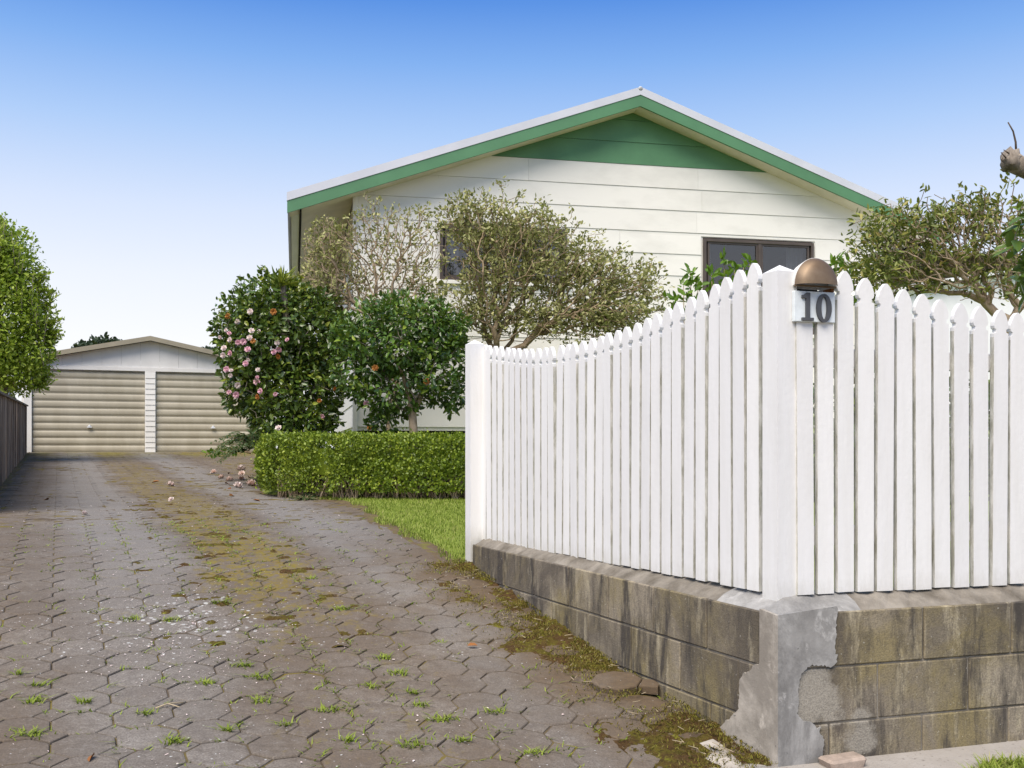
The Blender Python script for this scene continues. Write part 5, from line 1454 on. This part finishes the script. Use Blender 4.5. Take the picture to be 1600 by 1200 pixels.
for u, v, lab, sc_ in ((77, 781, 'large curled brown leaf by the paling fence', 2.0), (237, 756, 'brown leaf beside the lone white bloom', 1.7), (357, 742, 'brown leaf among the upper fallen blooms', 1.5), (352, 757, 'brown leaf left of the front blooms', 1.5), (391, 747, 'orange brown leaf against the hedge', 2.4), (357, 764, 'rust brown leaf below the cluster of blooms', 1.6), (358, 776, 'dark red leaf nearest the camera by the blooms', 1.4), (395, 783, 'dark brown leaf in front of the hedge end', 1.3), (374, 750, 'leaf tucked between two fallen blooms', 1.3), (730, 1014, 'brown leaf fallen on the pavers near the block wall', .8), (148, 1187, 'orange brown leaf at the bottom left of the driveway', .75)):
    g_ = ground_hit(u, v); o = link('dead_leaf', dl, 'dead_leaf', loc=g_ + np.array((0, 0, .012)))
    sc_ *= .62; o.scale = (sc_,) * 3; o.rotation_euler = (random.gauss(0.1, .3), random.gauss(0, .4), random.uniform(0, 6))
    tag(o, lab, 'leaf', 'dead leaves on the driveway')
g_ = ground_hit(262, 1105)
tw = MB().tube([(-.03, -.045, .006), (0, 0, .012), (.05, .035, .008)], .0028, 5).tube([(0, 0, .012), (.055, -.03, .006)], .0022, 5)
o = tw.build('twig', 'twig_straw', None, loc=g_); tag(o, 'pale forked twig lying on the pavers', 'twig')
# weed tufts in the joints
tufts = [(40, 1150, 1.5, 'by the left edge at the bottom'), (52, 1098, .9, ''), (640, 1168, 1.4, ''), (228, 1118, .8, ''), (273, 1160, 1.0, ''), (380, 1042, 1.1, ''), (322, 1068, .9, ''), (405, 1060, 1.2, ''), (408, 1097, .9, ''), (512, 1112, 1.0, ''), (655, 1105, .9, ''), (690, 1125, 1.1, ''), (620, 1052, 1.0, ''), (598, 1030, 1.0, ''), (533, 952, 1.0, ''), (648, 1085, .7, ''), (720, 1160, .8, ''), (838, 1180, .9, ''), (775, 1115, .7, ''), (60, 1072, .8, ''), (30, 1055, .7, ''), (205, 968, 1.0, ''), (265, 970, .9, ''), (345, 943, 1.1, ''), (485, 905, .7, ''), (130, 1100, .7, ''), (355, 1145, .7, ''), (445, 1135, .7, ''), (545, 1160, .7, ''), (580, 1075, .8, '')]
Bs = []
for u, v, sc_, _l in tufts:
    g_ = ground_hit(u, v)
    for k in range(int(46 * sc_)):
        Bs.append(g_ + np.array((RNG.normal(0, .022 * sc_), RNG.normal(0, .014 * sc_), -.006)))
for _ in range(2600):                                             # moss and seedlings along the joints
    s_ = RNG.uniform(3.0, 8.5); t_ = RNG.uniform(-.4, 2.2)
    if RNG.uniform() > 0.25 + 0.75 * math.exp(-((t_ - .95) / .4) ** 2): continue
    if RNG.uniform() < .5: s_ = 2.35 + (round((s_ - 2.35) / PITCH) + .5) * PITCH + RNG.normal(0, .006)
    else: t_ = -.55 + (round((t_ + .55) / PITCH) + .5) * PITCH + RNG.normal(0, .006)
    x_, y_ = xy(s_, t_)
    for k in range(4): Bs.append(np.array((x_ + RNG.normal(0, .012), y_ + RNG.normal(0, .012), gz(s_) - .012)))
o = blades('weeds', np.array(Bs), 0.024, 0.0032, 2.1, 'weed_blade'); tag(o, 'small grass weeds sprouting from the paver joints', 'weeds', kind='stuff')
# moss bank along the foot of the wall, and humps in the middle lane
def moss_sheet(S0, S1, ns, T0, T1, nt, hf):
    rows = []
    for s_ in np.linspace(S0, S1, ns):
        t_ = np.linspace(T0(s_), T1(s_), nt); x_, y_ = xy(s_, t_)
        rows.append(np.stack([x_, y_, gz(s_) + hf(s_, t_, np.linspace(0, 1, nt))], axis=1))
    V = np.concatenate(rows); i = (np.arange(ns - 1)[:, None] * nt + np.arange(nt - 1)[None]).ravel()
    return V, np.stack([i, i + 1, i + nt + 1, i + nt], axis=1)
def ns2(s_, t_): return fbm(s_ * 6.5, t_ * 6.5, 5, 0.62) * 1.5
V, Fs = moss_sheet(2.85, 5.95, 420, lambda s_: 1.80, lambda s_: 2.325, 70,
                   lambda s_, t_, f: -0.018 + 0.028 * f + 0.006 * fbm(s_ * 60, t_ * 60, 3) + 0.030 * ns2(s_, t_) * (.45 + .55 * f) - 0.022 * math.exp(-((s_ - 3.85) / .16) ** 2) - 0.010 * math.exp(-((s_ - 4.75) / .14) ** 2) + 0.008 * np.sin(s_ * 4.2 + 1.0))
o = link('moss', mesh_np('moss', V, Fs, smooth=True), 'moss'); tag(o, 'brown and green moss bank along the foot of the block wall', 'moss', kind='stuff')
V, Fs = moss_sheet(4.6, 12.0, 520, lambda s_: .40, lambda s_: 1.55, 84,
                   lambda s_, t_, f: -0.0175 + 0.005 * fbm(s_ * 50, t_ * 50, 3) + 0.026 * ns2(s_ * 1.6, t_ * 1.6) + 0.005 * np.sin(f * 3.14) )
o = link('moss', mesh_np('moss', V, Fs, smooth=True), 'moss'); tag(o, 'scattered yellow moss cushions down the middle of the driveway', 'moss', kind='stuff')
n = 9000
s_ = RNG.uniform(2.9, 5.95, n); t_ = 2.31 - np.abs(RNG.normal(0, .17, n)); k = fbm(s_ * 5, t_ * 5, 3) > -0.12
x_, y_ = xy(s_[k], t_[k])
o = blades('weeds', np.stack([x_, y_, gz(s_[k]) + 0.004 + 0.02 * np.clip((t_[k] - 1.9) / .4, 0, 1)], axis=1), 0.010, 0.0022, 1.4, 'moss_blade'); tag(o, 'short mossy strands along the foot of the block wall', 'moss', kind='stuff')
# white chips and petals strewn over the pavers
n = 2600
s_ = RNG.uniform(3.0, 11, n); t_ = RNG.uniform(-.5, 2.2, n)
k = 1300
s_[:k] = RNG.normal(5.0, .42, k); t_[:k] = RNG.normal(.55, .30, k)
x_, y_ = xy(s_, t_)
pos = np.stack([x_, y_, gz(s_) + 0.004], axis=1)
ax = rand_dir(n); ax[:, 2] *= .15
o = link('petals', leaf_mesh('petals', pos, ax, np.tile((0, 0, 1.0), (n, 1)) + .2 * rand_dir(n), np.clip(RNG.exponential(.0055, n), .002, .016), np.clip(RNG.exponential(.004, n), .002, .010)), 'petal_pale')
tag(o, 'tiny white petals and chips strewn over the pavers', 'petals', kind='stuff')
# broken lump of cement at the wall corner
r, x_, d = rr_(1300, 1190)[0], *RW(rr_(1300, 1190)[0], -0.06)
V, Fs = bevel_box((-.065, -.045, 0), (.065, .045, .055), .010)
V = [(a * (1.0 + .18 * (c_ > .03)), b * (1 - .12 * (a > 0)), c_ * (1 - .25 * (a < -.03))) for a, b, c_ in V]
o = MB().add(V, Fs).build('broken_brick', 'brick_brown', None, loc=(x_, d, -1.135), rot=(0, 0.06, RA)); tag(o, 'broken brownish lump of masonry lying at the wall corner', 'brick')
# dry twigs along the wall foot
mb = MB()
for _ in range(70):
    s_ = random.uniform(3.0, 5.8); t_ = random.uniform(2.0, 2.28); x_, y_ = xy(s_, t_); z_ = float(gz(s_)) + .02 + (t_ - 2.0) * .05
    th = random.uniform(0, 6.28); l_ = random.uniform(.015, .05)
    mb.tube([(x_, y_, z_), (x_ + l_ * math.cos(th), y_ + l_ * math.sin(th), z_ + random.uniform(0, .012))], .0013, 4)
o = mb.build('litter', 'twig_straw', None); tag(o, 'dry straw litter caught along the wall foot', 'litter', kind='stuff')
